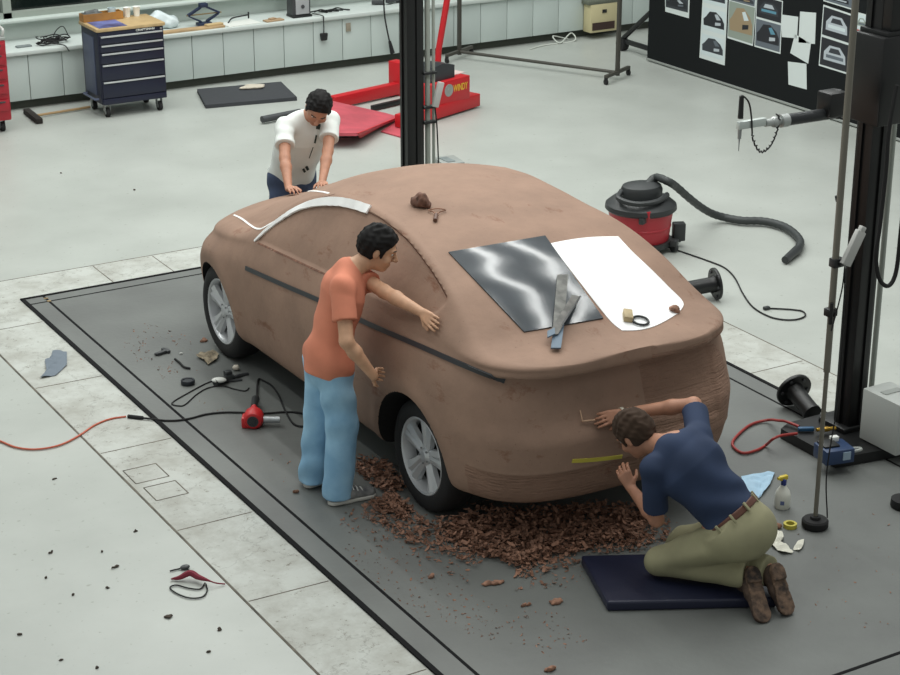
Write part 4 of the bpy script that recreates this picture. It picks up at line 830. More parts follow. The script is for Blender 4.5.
for a in (-140, -50, 40, 130):
    x, y = vx+.285*math.cos(R(a)), vy+.285*math.sin(R(a)); b = MB(); b.cyl((x-.015, y, .04), (x+.015, y, .04), .04, 14); b.box((x, y, .08), (.06, .08, .05), .008, rz=R(a)); part('caster', b, BP, vc)
b = MB(); b.box((vx+.30, vy-.12, .13), (.10, .08, .15), .01, rz=-.4); b.box((vx+.27, vy-.09, .06), (.12, .08, .04), .01, rz=-.4); part('tool_holder', b, BP, vc)
hp = [Vector((vx+.05, vy+.0, .52)), Vector((vx+.15, vy+.02, .57))]
hz = [(668, 181.5, .58), (676, 186.5, .50), (688, 197, .36), (700, 206.5, .21), (712, 213.5, .10), (725, 217.5, .05), (742, 220.5, .045), (761, 221, .045), (775, 223.5, .045), (787, 228, .045), (796.5, 235.5, .045), (800.5, 243, .045), (797, 250, .045)]
hp += [G(x, y, z) for x, y, z in hz]
sp = spline(hp, 8); b = MB(); b.tube(sp, [.032+.0025*((i % 3) == 0) for i in range(len(sp))], 10); part('hose', b, mat('ribbed hose', (52, 56, 56), .55), vc)
n0, n1 = G(798, 249, .045), G(785, 260, .04); b = MB(); b.cyl(n0, n1, .038, 12, .03); part('nozzle', b, BP, vc)
b = MB(); q = [G(x, y, .008) for x, y in ((668, 247), (675, 249.5), (690, 254.5), (710, 261.5), (725, 268), (735, 278), (743, 293.5), (753, 307), (768, 316), (782, 319.5), (796, 319.5), (805, 316), (803, 311.5), (793, 309.7), (780, 308.8), (768, 308.3))]
b.tube(spline(q, 6), .006, 6); cd = part('power_cord', b, RUBBER, vc); b = MB(); b.box(G(766.5, 308, .014), (.05, .03, .024), .005); part('plug', b, BP, cd)
# black flanged floor supports
def support(a, c, lab):
    a, c = Vector(a), Vector(c); d = (c-a).normalized(); t = thing('flanged_support', lab, 'support', (a+c)/2*Vector((1, 1, 0)) if False else ((a.x+c.x)/2, (a.y+c.y)/2, 0), 'black flanged tubes on the floor')
    b = MB(); b.cyl(a+d*.018, c, .058, 24); part('tube', b, CB, t); M = axis_m(a, d)
    b = MB(); b.lathe([(.0, 0), (.12, 0), (.122, .004), (.122, .018), (.12, .022), (.065, .022), (.06, .04), (.058, .06)], 32, M); f = part('flange', b, CB, t)
    for k in range(6):
        an = k*math.pi/3; b = MB(); p = M @ Vector((.093*math.cos(an), .093*math.sin(an), .02)); b.cyl(p, p+d*.012, .011, 6); part('bolt', b, DKGREY, f)
    b = MB(); e_ = axis_m(c, d); b.lathe([(.0, -.001), (.048, -.001), (.062, -.012), (.062, .004), (.0, .004)], 24, e_); part('end_ring', b, CB, t)
f0 = G(715, 299, 0); support((f0.x+.01, f0.y+.0, .122), (f0.x-.36, f0.y+.10, .085), 'black flanged tube lying on the pale floor behind the car rear corner')
f0 = G(793, 389, .135); support(f0, f0+Vector((-.035, -.235, -.075)), 'black flanged tube lying at the plate edge beside the measuring machine')
rb = thing('rubber_foot_stand', 'black rubber foot cut off by the right edge of the view', 'foot', (7.08, 7.0, 0)); p_ = G(903, 508)
b = MB(); b.lathe([(0, .0081), (.07, .0081), (.075, .02), (.072, .06), (.03, .065), (0, .065)], 20, Matrix.Translation((p_.x, p_.y, 0))); part('base', b, RUBBER, rb)
b = MB(); b.cyl((p_.x, p_.y, .06), (p_.x, p_.y, .9), .012); part('pole', b, POLE, rb)
# ---------------------------------------------------------------- people
def unit(v): return Vector(v).normalized()
def ik(a, c, l1, l2, pole):
    a, c = Vector(a), Vector(c); d = c-a; L = min(d.length, (l1+l2)*.999); u = d.normalized(); x = (l1*l1-l2*l2+L*L)/(2*L); h = math.sqrt(max(l1*l1-x*x, 0)); p = unit(pole); p = (p-u*p.dot(u)).normalized(); return a+u*x+p*h
def toward(p): return (CAM-Vector(p)).normalized()
def wr(amp, f, ph=0):
    f = f*1.0; amp = amp*1.15
    return lambda P: amp*(np.sin(f*(.55*P[0]+.35*P[1]+.8*P[2])+2.2*np.sin(6.5*P[1]+4.5*P[2]-5*P[0]+ph)+ph)*(.5+.5*np.sin(7*P[0]-9*P[2]+8*P[1]+2*ph))+.55*np.sin(f*(.8*P[0]-.6*P[1]+.2*P[2])+1.7*np.sin(8*P[2]+3*P[0]+ph))*(.5+.5*np.sin(9*P[2]+6*P[1]-ph)))
HS = 1.07
def hand(V, W, d, n, side, curl=.35, spread=.0, s=1.0):
    W = Vector(W); d = unit(d); n = Vector(n); n = (n-d*n.dot(d)).normalized(); t = d.cross(n)*side          # t points to the thumb side
    K = []
    for i, o in enumerate((.030, .010, -.010, -.029)):
        k = W+(d*(.088-.004*abs(i-1))+t*o)*s; K.append(k); V.cone(W+t*o*.55*s+d*.012, k, .0135*s, .0115*s, .010)
    for i, L in enumerate((.070, .079, .073, .057)):
        p = K[i]; dd = (d+t*spread*(1.5-i)*.35).normalized(); ang = 0
        for q, fr in enumerate((.45, .31, .24)):
            ang += curl*(1 if q else .8); v = dd*math.cos(ang)+n*math.sin(ang); e = p+v*L*fr*s; V.cone(p, e, (.0092-.0006*q)*s, (.0088-.0008*q)*s, .0025); p = e
    p = W+(d*.028+t*.026)*s; v = unit(d*.55+t*.75+n*.35); e = p+v*.036*s; V.cone(p-v*.01, e, .0135*s, .0105*s, .008); v2 = unit(d*.85+t*.3+n*.45); V.cone(e, e+v2*.034*s, .0102*s, .0085*s, .004)
def head(V, c, f, u):
    c = Vector(c); f = unit(f); u = Vector(u); u = (u-f*u.dot(f)).normalized(); r = f.cross(u)
    f_, u_, r_ = f, u, r; f, u, r = f*HS, u*HS, r*HS; A = dict(X=tuple(r_), Y=tuple(f_), Z=tuple(u_))
    V.ell(c+u*.012-f*.006, (0.0792, 0.1006, 0.1049), .02, **A); V.ell(c+f*.026-u*.052, (0.0599, 0.0685, 0.0663), .025, **A); V.ell(c+f*.060-u*.088, (0.0300, 0.0278, 0.0235), .02, **A)
    V.cone(c+f*.090+u*.012, c+f*.112-u*.024, .008, .0135, .010); V.cone(c+f*.100-u*.028-r*.010, c+f*.100-u*.028+r*.010, .009, .009, .006)
    for s in (-1, 1):
        V.ell(c+r*s*.075-f*.008-u*.008, (0.0107, 0.0214, 0.0342), .006, **A); V.cone(c+r*s*.014+f*.086+u*.026, c+r*s*.048+f*.072+u*.027, .009, .008, .010)
        V.ell(c+r*s*.032+f*.088+u*.008, (0.0150, 0.0107, 0.0086), .004, sub=True, **A); V.ell(c+r*s*.045+f*.058-u*.030, (0.0235, 0.0257, 0.0235), .02, **A)
    V.cone(c+f*.089-u*.058-r*.020, c+f*.089-u*.058+r*.020, .0065, .0065, .004); V.cone(c+f*.085-u*.069-r*.015, c+f*.085-u*.069+r*.015, .0075, .0075, .004)
    return c, f_, u_, r_
def hair_obj(root, c, f, u, r, m, th=.016, tuft=.0045, low=-.055, label=None, fringe=.052):
    V = Vox(c-Vector((.17,)*3), c+Vector((.17,)*3), .0046)
    def nz(P):
        a = .8*P[0]+.5*P[1]-.3*P[2]; b_ = -.4*P[0]+.8*P[1]+.45*P[2]; d = .3*P[0]-.35*P[1]+.85*P[2]
        return tuft*(np.sin(61*a+1.9*np.sin(47*d))*.7+np.sin(133*b_+2.3*np.sin(71*a))*.55+np.sin(211*d+1.5*np.sin(90*b_))*.4)
    A = dict(X=tuple(r), Y=tuple(f), Z=tuple(u)); F, U, Q = f*HS, u*HS, r*HS
    V.ell(c+U*.021-F*.012, ((.081+th*.5)*HS, (.094+th)*HS, (.098+th)*HS), .01, clip=[(c+F*fringe+U*.045, f*.80-u*.60), (c+U*low, -u)], noise=nz, **A)
    for s in (-1, 1): V.cone(c+Q*s*.077+F*.020+U*.02, c+Q*s*.077+F*.022-U*.020, .013, .007, .01)
    for s in (-1, 1): V.ell(c+Q*s*.090-F*.006-U*.012, (.021, .022, .034), .0, sub=True, **A)
    return V.obj('hair', m, root, label)
def eyes(root, c, f, u, r):
    n_ = f; f, u, r = f*HS, u*HS, r*HS
    for s in (-1, 1):
        p = c+r*s*.032+f*.0725+u*.008; mb = MB(); mb.ball(p, .0105, 10, 8); e = part('eye', mb, mat('eye white', (225, 220, 212), .3), root)
        mb = MB(); mb.ball(p+n_*.0072, .0052, 8, 6); part('iris', mb, mat('dark iris', (40, 26, 18), .2), e)
        mb = MB(); mb.tube([c+r*s*.016+f*.0915+u*.028, c+r*s*.034+f*.088+u*.033, c+r*s*.050+f*.074+u*.028], .0036, 6); part('eyebrow', mb, mat('brow hair', (28, 22, 18), .8), root)
def shoe(root, heel, toe, n, mu, ms, w=1, lace=None, blk=False):
    heel, toe, n = Vector(heel), Vector(toe), unit(n); a = (toe-heel).normalized(); n = (n-a*n.dot(a)).normalized(); wv = a.cross(n)     # n: out of the sole
    lo = [min(heel[i], toe[i])-.16 for i in range(3)]; hi = [max(heel[i], toe[i])+.16 for i in range(3)]; L = (toe-heel).length
    V = Vox(lo, hi, .0055); pl = [(heel-n*.018, n)]
    V.cone(heel+a*.045-n*.055, heel+a*.13-n*.052, .040*w, .041*w, .02, clip=pl); V.cone(heel+a*.13-n*.045, toe-a*.045-n*.028, .041*w, .042*w, .02, squash=(n, .8), clip=pl); V.cone(heel+a*.05-n*.06, heel+a*.055-n*.105, .040*w, .044*w, .02)
    o = V.obj('shoe', mu, root)
    V = Vox(lo, hi, .0055); q0 = heel-n*(.010 if blk else 0); pl = [(q0, n), (heel-n*.026, -n)]
    V.cone(heel+a*.042-n*.01, heel+a*.12-n*.01, .040*w, .038*w, .01, clip=pl); V.cone(heel+a*.12-n*.01, toe-a*.048-n*.01, .038*w, .047*w, .01, clip=pl)
    if blk: V.cone(heel+a*.042-n*.01, heel+a*.075-n*.01, .040*w, .040*w, .0, clip=[(heel+n*.006, n), (heel-n*.026, -n), (heel+a*.088, a)])
    s_ = V.obj('sole', ms, o)
    if lace:
        for k in range(4):
            p = heel+a*(.125+.028*k)-n*(.096-.010*k); mb = MB(); mb.tube(spline([p-wv*.028+n*.012, p-n*.004, p+wv*.028+n*.012], 4), .005, 6); part('lace', mb, lace, o)
    return o
def bbox(pts, m=.22):
    return [min(p[i] for p in pts)-m for i in range(3)], [max(p[i] for p in pts)+m for i in range(3)]
SKIN_A = mat('light tan skin', (206, 160, 128), .55, 0, .08, 20); SKIN_B = mat('warm skin', (186, 134, 108), .55, 0, .08, 20)
def person(label, P, skin, build, rootloc, hair):
    root = thing('person', label, 'person', rootloc); Vv = {k: (Vector(v) if not callable(v) else v) for k, v in P.items() if k not in ('opt',)}
    lo, hi = bbox([v for k, v in Vv.items() if k in ('pelvis', 'neck', 'head', 'sL', 'sR', 'eL', 'eR', 'wL', 'wR', 'hL', 'hR', 'kL', 'kR', 'aL', 'aR')])
    V = Vox(lo, hi, .0065); g = Vv
    bf = unit(g['bf']); up = unit(g['neck']-g['pelvis']); chest = g['pelvis']*.30+g['neck']*.70; waist = g['pelvis']*.62+g['neck']*.38
    V.cone(g['pelvis'], waist, .150, .128, .05, squash=(bf, .74)); V.cone(waist, chest, .128, .152, .05, squash=(bf, .72)); V.cone(chest, g['neck']-up*.05, .150, .085, .05, squash=(bf, .66))
    for s in 'LR':
        V.cone(g['neck']-up*.04, g['s'+s], .06, .054, .04); V.cone(g['s'+s], g['e'+s], .050, .039, .02); m_ = g['e'+s]*.7+g['w'+s]*.3; V.cone(g['e'+s], m_, .038, .040, .02); V.cone(m_, g['w'+s], .040, .026, .02)
        hand(V, g['w'+s], g['d'+s], g['n'+s], 1 if s == 'R' else -1, P['opt'].get('curl'+s, .3), P['opt'].get('spread', .2))
        V.cone(g['h'+s], g['k'+s], .085, .058, .05); m_ = g['k'+s]*.7+g['a'+s]*.3; V.cone(g['k'+s], m_, .056, .056, .03); V.cone(m_, g['a'+s], .056, .040, .03)
    V.cone(g['neck']-up*.03, g['head']-unit(g['hu'])*.07-unit(g['hf'])*.02, .060, .054, .02)
    c, f, u, r = head(V, g['head'], g['hf'], g['hu'])
    V.obj('body', skin, root); eyes(root, c, f, u, r); hair_obj(root, c, f, u, r, hair)
    return root, g, bf, up, chest, waist, lo, hi
def shirt(root, g, bf, up, chest, waist, lo, hi, m, hem, hemn, sl=.62, wd=0, loose=0, infl=.016, amp=.004, name='t_shirt', pel=None, hips=None):
    V = Vox(lo, hi, .0065); nz = wr(amp, 38, 1.0); pel = pel or g['pelvis']; clip = [(hem, hemn)]
    V.cone(pel-up*.10, pel, .160+loose, .156+loose, .04, squash=(bf, .76), clip=clip, noise=nz); V.cone(pel, waist, .156+loose, .142+loose*.7+wd, .05, squash=(bf, .76), clip=clip, noise=nz)
    if hips: V.cone(g['hL']+Vector(hips), g['hR']+Vector(hips), .110, .110, .05, clip=clip, noise=nz)
    V.cone(waist, chest, .142+loose*.7+wd, .166+wd, .05, squash=(bf, .75), clip=clip, noise=nz); V.cone(chest, g['neck']-up*.055, .164+wd, .094, .05, squash=(bf, .68), noise=nz)
    for s in 'LR':
        V.cone(g['neck']-up*.045, g['s'+s], .066, .066, .04, noise=nz); e = g['s'+s]*(1-sl)+g['e'+s]*sl; d = (e-g['s'+s]).normalized()
        V.cone(g['s'+s], e+d*.05, .066, .070+loose*.3, .025, clip=[(e, d)], noise=wr(amp, 55, 2.0))
    o = V.obj(name, m, root)
    return o
# ---- man in the orange shirt
hf = unit((.80, -.42, -.42)); hu = unit((.36, -.20, .91))
Pw, Nw = hit(438, 324); 
dL = unit(Vector((.05, -.92, -.16))); dL = (dL-Nw*dL.dot(Nw)).normalized(); wL = Pw+Nw*.036-dL*.12
Pr, Nr = near((4.70, 8.60, .80)); dR = unit((.55, .80, -.22)); wR = Vector((4.545, 8.53, .845))
A_ = dict(pelvis=(4.44, 8.87, .90), neck=(4.575, 8.865, 1.385), head=(4.745, 8.83, 1.475), hf=hf, hu=hu, bf=(.84, -.40, -.12), sL=(4.655, 9.00, 1.315), sR=(4.455, 8.715, 1.325),
          wL=wL, wR=wR, dL=dL, nL=-Nw, dR=dR, nR=(.75, -.6, -.2), hL=(4.44, 8.965, .86), hR=(4.43, 8.785, .86), kL=(4.44, 9.00, .47), kR=(4.47, 8.785, .47), aL=(4.395, 9.03, .09), aR=(4.42, 8.765, .09), opt=dict(curlL=.12, curlR=.45))
A_['eL'] = ik(A_['sL'], wL, .30, .27, (.2, 0, -1)); A_['eR'] = ik(A_['sR'], wR, .30, .27, (-.6, -.5, -.5))
ORANGE = mat('orange cotton', (216, 134, 106), .88, 0, .07, 5); DENIM = mat('light blue denim', (162, 204, 230), .88, 0, .16, 5, (130, 174, 206)); BLKHAIR = mat('black hair', (16, 14, 14), .75, spec=.3)
pa = person('man in orange t-shirt and light blue jeans standing beside the clay car, rubbing its side', A_, SKIN_A, None, (4.43, 8.87, .008), BLKHAIR); root, g, bf, up, chest, waist, lo, hi = pa
shirt(*pa, ORANGE, g['pelvis']-Vector((0, 0, .115)), (-.16, 0, -1), loose=.004, amp=.006, hips=(.012, 0, .0))
V = Vox(lo, hi, .0065); nz = wr(.006, 34, .4)
V.cone(g['pelvis']-up*.03, g['pelvis']-up*.08, .140, .150, .04, squash=(Vector((1, 0, 0)), .78), clip=[(g['pelvis']-up*.02, up)])
for s in 'LR':
    k, a = g['k'+s], g['a'+s]; end = a+Vector((-.0, 0, -.055)); V.cone(g['h'+s]+Vector((0, 0, -.01)), k, .106, .090, .03, noise=nz, clip=[(g['pelvis']-Vector((0, 0, .05)), (0, 0, 1))]); V.cone(k, end, .090, .088, .03, noise=nz, clip=[(a+Vector((0, 0, -.045)), (0, 0, -1))])
V.obj('jeans', DENIM, root)
SNK = mat('grey sneaker', (142, 142, 140), .7, 0, .45, 14, (70, 72, 76)); SOLEW = mat('off white sole', (206, 204, 196), .6)
shoe(root, (4.345, 8.745, .010), (4.65, 8.725, .010), (0, 0, -1), SNK, SOLEW, lace=mat('white lace', (225, 225, 220), .7)); shoe(root, (4.33, 9.02, .010), (4.63, 9.06, .010), (0, 0, -1), SNK, SOLEW, lace=mat('white lace', (225, 225, 220), .7))
# ---- man in the white shirt
def hitd(x, y):
    while hit(x, y)[0] is None: y += .5
    return hit(x, y+.8)
P1, N1 = near((5.49, 11.46, 1.03)); P2, N2 = near((5.72, 11.46, 1.03)); N1 = N1 if N1.z > 0 else -N1; N2 = N2 if N2.z > 0 else -N2
dR = unit((-.10, -.90, .3)); dR = (dR-N1*dR.dot(N1)).normalized(); dL = unit((-.4, -.85, .3)); dL = (dL-N2*dL.dot(N2)).normalized()
B_ = dict(pelvis=(5.885, 12.30, .90), neck=(5.885, 12.015, 1.385), head=(5.905, 11.875, 1.475), hf=unit((-.38, -.58, -.72)), hu=unit((-.12, -.80, .58)), bf=(-.08, -.88, -.47), sR=(5.70, 12.015, 1.335), sL=(6.06, 11.985, 1.345),
          wR=P1+N1*.050-dR*.10, wL=P2+N2*.052-dL*.10, dR=dR, nR=-N1, dL=dL, nL=-N2, hL=(5.975, 12.31, .86), hR=(5.795, 12.31, .86), kL=(5.98, 12.28, .47), kR=(5.79, 12.28, .47), aL=(5.98, 12.36, .09), aR=(5.79, 12.36, .09), opt=dict(curlL=.35, curlR=.35))
B_['eR'] = ik(B_['sR'], B_['wR'], .30, .28, (-.8, .3, -.5)); B_['eL'] = ik(B_['sL'], B_['wL'], .30, .28, (1, .5, -.1))
WSH = mat('white cotton', (226, 230, 226), .85, 0, .03, 5); BJ = mat('dark blue denim', (70, 84, 112), .88, 0, .2, 8)
pbm = person('man in white t-shirt bending over the nose of the clay car, hands on its windscreen', B_, SKIN_B, None, (5.885, 12.33, 0), BLKHAIR); root, g, bf, up, chest, waist, lo, hi = pbm
sh = shirt(*pbm, WSH, g['pelvis']-Vector((0, .0, .03)), (0, .45, -1), loose=.012, amp=.003, wd=.022)
_dg = bpy.context.evaluated_depsgraph_get(); _o = world_loc(sh); SB = BVHTree.FromPolygons([v.co+_o for v in sh.data.vertices], [tuple(p.vertices) for p in sh.data.polygons])
def shot(px, py):
    l, n, i, t = SB.ray_cast(CAM, ray(px, py).normalized()); return l, n
for pts, w_ in (([(317, 124), (316.5, 129)], .026), ([(319.5, 124), (319.5, 129.5)], .016), ([(316, 135), (314.5, 143)], .016), ([(313, 147), (309, 158)], .006), ([(306, 166), (308, 170)], .020), ([(303, 168.5), (305, 172)], .018)):
    c_ = []
    for i in range(7):
        t = i/6; l, n = shot(pts[0][0]*(1-t)+pts[1][0]*t, pts[0][1]*(1-t)+pts[1][1]*t)
        if l is not None: c_.append(l+(n if n.dot(CAM-l) > 0 else -n)*.003)
    if len(c_) > 2:
        b = MB()
        for i in range(len(c_)-1): pass
        T = []; 
        for i, l in enumerate(c_):
            d = (c_[min(i+1, len(c_)-1)]-c_[max(i-1, 0)]).normalized(); n = toward(l); sd_ = n.cross(d).normalized()*w_/2; T += [l+sd_, l-sd_]
        b.add(T+[p-toward(p)*.003 for p in T], [(2*i, 2*i+1, 2*i+3, 2*i+2) for i in range(len(c_)-1)]+[(2*len(T)//2+2*i, 2*len(T)//2+2*i+2, 2*len(T)//2+2*i+3, 2*len(T)//2+2*i+1) for i in range(len(c_)-1)]); part('shirt_print', b, mat('shirt ink', (44, 56, 52), .8), sh, orient=False)
V = Vox(lo, hi, .0065); nz = wr(.004, 40, .9)
V.cone(g['pelvis']+up*.04, g['pelvis']-Vector((0, 0, .05)), .148, .150, .04, squash=(bf, .78))
for s in 'LR':
    V.cone(g['h'+s]+Vector((0, 0, .02)), g['k'+s], .105, .080, .03, noise=nz); V.cone(g['k'+s], g['a'+s]-Vector((0, 0, .05)), .080, .078, .03, noise=nz, clip=[(g['a'+s]-Vector((0, 0, .045)), (0, 0, -1))])
V.obj('jeans', BJ, root)
DKSH = mat('dark shoe', (40, 38, 38), .6)
for s in 'LR': a = g['a'+s]; shoe(root, (a.x, a.y+.075, .009), (a.x+(.02 if s == 'L' else -.02), a.y-.215, .009), (0, 0, -1), DKSH, SOLEW)
# ---- kneeling man in the navy shirt
P3_, N3 = hit(600, 420); dR = unit((-.95, .12, -.12)); dR = (dR-N3*dR.dot(N3)).normalized()
tL, hLp = G(766, 621, .028), G(751.5, 566, .235); tR, hRp = G(791, 614, .028), G(776, 563, .250)
nsL = toward(tL).cross(Vector((0, 0, 1))); 
def ankle(hl, to, n): a = (to-hl).normalized(); return hl+a*.05-n*.075
nL_ = unit((-.10, -.93, .30)); nR_ = unit((.05, -.95, .30))
C_ = dict(pelvis=(5.69, 6.70, .42), neck=(5.475, 7.04, .815), head=(5.395, 7.235, .800), hf=unit((-.18, .72, -.67)), hu=unit((-.36, .62, .70)), bf=(.30, .78, -.52), sR=(5.655, 7.03, .805), sL=(5.355, 7.01, .705),
          wR=P3_+N3*.045-dR*.112, dR=dR, nR=-N3, wL=(5.425, 7.29, .455), dL=unit((-.15, .55, .75)), nL=unit((.6, .6, -.3)), hL=(5.60, 6.71, .38), hR=(5.78, 6.73, .39), kL=(5.405, 7.00, .156), kR=(5.65, 7.13, .156), aL=ankle(hLp, tL, nL_), aR=ankle(hRp, tR, nR_), opt=dict(curlL=.5, curlR=.30))
C_['eR'] = Vector((5.775, 7.235, .885)); C_['eL'] = ik(C_['sL'], C_['wL'], .32, .27, (.1, -.3, -1))
NSH = mat('navy cotton', (40, 56, 86), .85, 0, .1, 5); KHAKI = mat('khaki twill', (158, 154, 122), .85, 0, .08, 6); BRHAIR = mat('brown hair', (60, 44, 32), .95); LEATH = mat('brown leather belt', (92, 56, 42), .5)
pc = person('kneeling man in navy t-shirt and khaki trousers working on the clay car tail', C_, SKIN_B, None, (5.6, 6.8, .008), BRHAIR); root, g, bf, up, chest, waist, lo, hi = pc
hv = unit(g['hR']-g['hL']); hv = (hv-up*hv.dot(up)).normalized(); wp = g['pelvis']+up*.088
shirt(*pc, NSH, wp, -up, sl=.80, loose=-.002, amp=.005)
def hipshape(V, ex, clip, noise=None):
    V.cone(g['pelvis']+up*.10, g['pelvis']-up*.02, .149+ex, .160+ex, .04, squash=(bf, .80), clip=clip, noise=noise)
V = Vox(lo, hi, .0065); nz = wr(.006, 36, .2); cw = [(g['pelvis']+up*.085, up)]
hipshape(V, .006, cw); V.cone(g['hL']-bf*.025-up*.02, g['hR']-bf*.025-up*.02, .112, .112, .05, clip=[(g['pelvis']+up*.05, up)])
for s in 'LR':
    V.cone(g['h'+s]*.88+g['k'+s]*.12-up*.02, g['k'+s], .104, .074, .03, noise=nz); d = (g['a'+s]-g['k'+s]).normalized(); V.cone(g['k'+s], g['a'+s]+d*.06, .072, .080, .02, noise=nz, clip=[(g['a'+s]+d*.0, d)])
tro = V.obj('trousers', KHAKI, root)
V = Vox(lo, hi, .0055); hipshape(V, .013, [(g['pelvis']+up*.088, up), (g['pelvis']+up*.050, -up)]); V.obj('belt', LEATH, root)
for a in (-160, -125, -90, -55, -20):
    fv = up.cross(hv).normalized(); p = g['pelvis']+up*.069+hv*.168*math.cos(R(a))+fv*.135*math.sin(R(a)); b = MB(); rd = (hv*math.cos(R(a))/.168+fv*math.sin(R(a))/.135).normalized(); b.box((0, 0, 0), (.013, .012, .052), .002, M=frame_m(p+rd*.006, up.cross(rd), rd, up)); part('belt_loop', b, KHAKI, tro)
BOOT = mat('muddy brown boot', (92, 74, 62), .8, 0, .35, 25, (54, 42, 36)); BSOLE = mat('muddy sole', (122, 98, 80), .85, 0, .45, 22, (46, 38, 34), bump=.3, bscale=60)
shoe(root, hLp, tL, nL_, BOOT, BSOLE, 1.12, blk=True); shoe(root, hRp, tR, nR_, BOOT, BSOLE, 1.12, blk=True)
b = MB(); w_ = g['wR']; d_ = unit(g['dR']); b.cyl(w_-d_*.012, w_+d_*.004, .033, 18); part('wrist_band', b, mat('pale wrist strap', (206, 200, 184), .5), root)
# ---------------------------------------------------------------- things lying on the car
def on_car(px, py, ax=None, ay=None):
    l, n = hit(px, py); n = smoothn(l, .04)
    if ax is not None: l2, _ = hit(ax, ay); x = (l2-l)
    else: x = RGT
    x = (x-n*x.dot(n)).normalized(); return frame_m(l, x, n.cross(x), n), l, n
def lump(name, m, c, size, label, cat, group=None, n=7, up=Vector((0, 0, 1)), cutz=None, seed=0, rough=.35):
    q = random.Random(seed); c = Vector(c); s = max(size); V = Vox(c-Vector((s*2,)*3), c+Vector((s*2,)*3), s/9)
    for k in range(n): V.ell(c+Vector((q.uniform(-.55, .55)*size[0], q.uniform(-.55, .55)*size[1], q.uniform(.0, .7)*size[2])), (size[0]*q.uniform(.35, .65), size[1]*q.uniform(.35, .65), size[2]*q.uniform(.4, .7)), s*.2, noise=lambda P: s*.06*np.sin(P[0]*9/s)*np.sin(P[1]*8/s+P[2]*7/s))
    V.cut(c, -up); o = V.obj(name, m); return tag(o, label, cat, group)
CHIP = mat('clay chip', (164, 122, 100), .85, 0, .3, 30)
_, l, n = on_car(421, 206); lump('clay_lump', mat('dark clay', (122, 88, 74), .85, 0, .3, 30), l+n*.004, (.05, .07, .07), 'crumpled brown clay lump on the car roof', 'clay', up=n, seed=3)
M, l, n = on_car(436, 219, 438, 208); b = MB(); b.cyl(M @ Vector((-.05, 0, .014)), M @ Vector((.03, 0, .014)), .013, 12); t = thing('loop_tool', 'small clay loop tool lying on the car roof beside the lump', 'tool', l); part('handle', b, mat('brown tool handle', (96, 66, 52), .5), t)
b = MB(); b.tube(spline([M @ Vector(p) for p in ((.03, 0, .014), (.07, .02, .014), (.10, .05, .012), (.12, .0, .012), (.10, -.05, .012), (.07, -.02, .014), (.03, 0, .014))], 5), .004, 6); part('wire_loop', b, CHIP, t)
def blade(name, label, pxs, lift, th, m, mh=None):
    pts = []
    for x, y in pxs: l, n = hit(x, y); pts.append(l+n*lift)
    n = smoothn(hit(*pxs[0])[0]); b = MB(); b.slab(pts, n*th); return b
SCR = mat('clay smeared steel', (112, 112, 108), .5, .4, .3, 20)
t = thing('scraper', 'steel putty scraper lying upright across the dark rear window film', 'scraper', hit(556, 328)[0]); b = blade('x', '', [(556.5, 277), (567.5, 277), (563, 330), (552, 332)], .016, .003, SCR); part('blade', b, SCR, t)
b = blade('x', '', [(553, 328), (563.5, 326), (560.5, 352), (550.5, 352)], .018, .010, SCR); part('grip', b, mat('blue grey grip', (88, 108, 126), .5), t, 'blue-grey grip')
t = thing('scraper', 'narrow dark-edged scraper leaning over the other scraper on the rear deck', 'scraper', hit(562, 332)[0]); b = blade('x', '', [(569.5, 301), (577, 302), (557, 341), (546, 343)], .044, .003, SCR); part('blade', b, mat('grey blade', (104, 102, 98), .5, .3, .3, 20), t)
b = blade('x', '', [(577, 302), (578.5, 303), (561, 333), (559.5, 332)], .048, .006, SCR); part('edge', b, BLACK, t)
b = blade('x', '', [(546, 339), (553, 335.5), (554, 342), (546.5, 346)], .048, .008, SCR); part('grip', b, mat('blue grey grip', (88, 108, 126), .5), t)
M, l, n = on_car(627, 319); b = MB(); b.box((0, 0, .024), (.05, .085, .035), .004, M=M); solo('wooden_block', b, mat('pale wood block', (188, 168, 128), .6, 0, .15, 20), 'small wooden block on the white foam of the rear window', 'block')
M, l, n = on_car(640, 323); b = MB(); b.tube([M @ Vector((.045*math.cos(a), .045*math.sin(a), .016)) for a in [2*math.pi*k/28 for k in range(28)]], .007, 8, True); solo('black_ring', b, BLACK, 'black ring lying on the white foam beside the wooden block', 'ring')
_, l, n = on_car(675, 312); lump('clay_lump', CHIP, l+n*.006, (.032, .03, .028), 'small clay lump at the lower far corner of the white foam', 'clay', up=n, seed=5)
# the tool in the kneeling man's raised hand
b = MB(); p = hit(581, 421.5); q0 = p[0]+p[1]*.012; p1 = hit(593, 420.5); q1 = p1[0]+p1[1]*.022; b.cyl(q0, q1, .005, 8); p2 = hit(579, 410); b.cyl(q0+p[1]*.006, p2[0]+p2[1]*.012, .0035, 8); solo('scribing_tool', b, mat('pale wood tool', (196, 160, 132), .5), 'slim pale modelling tool held against the car tail', 'tool')
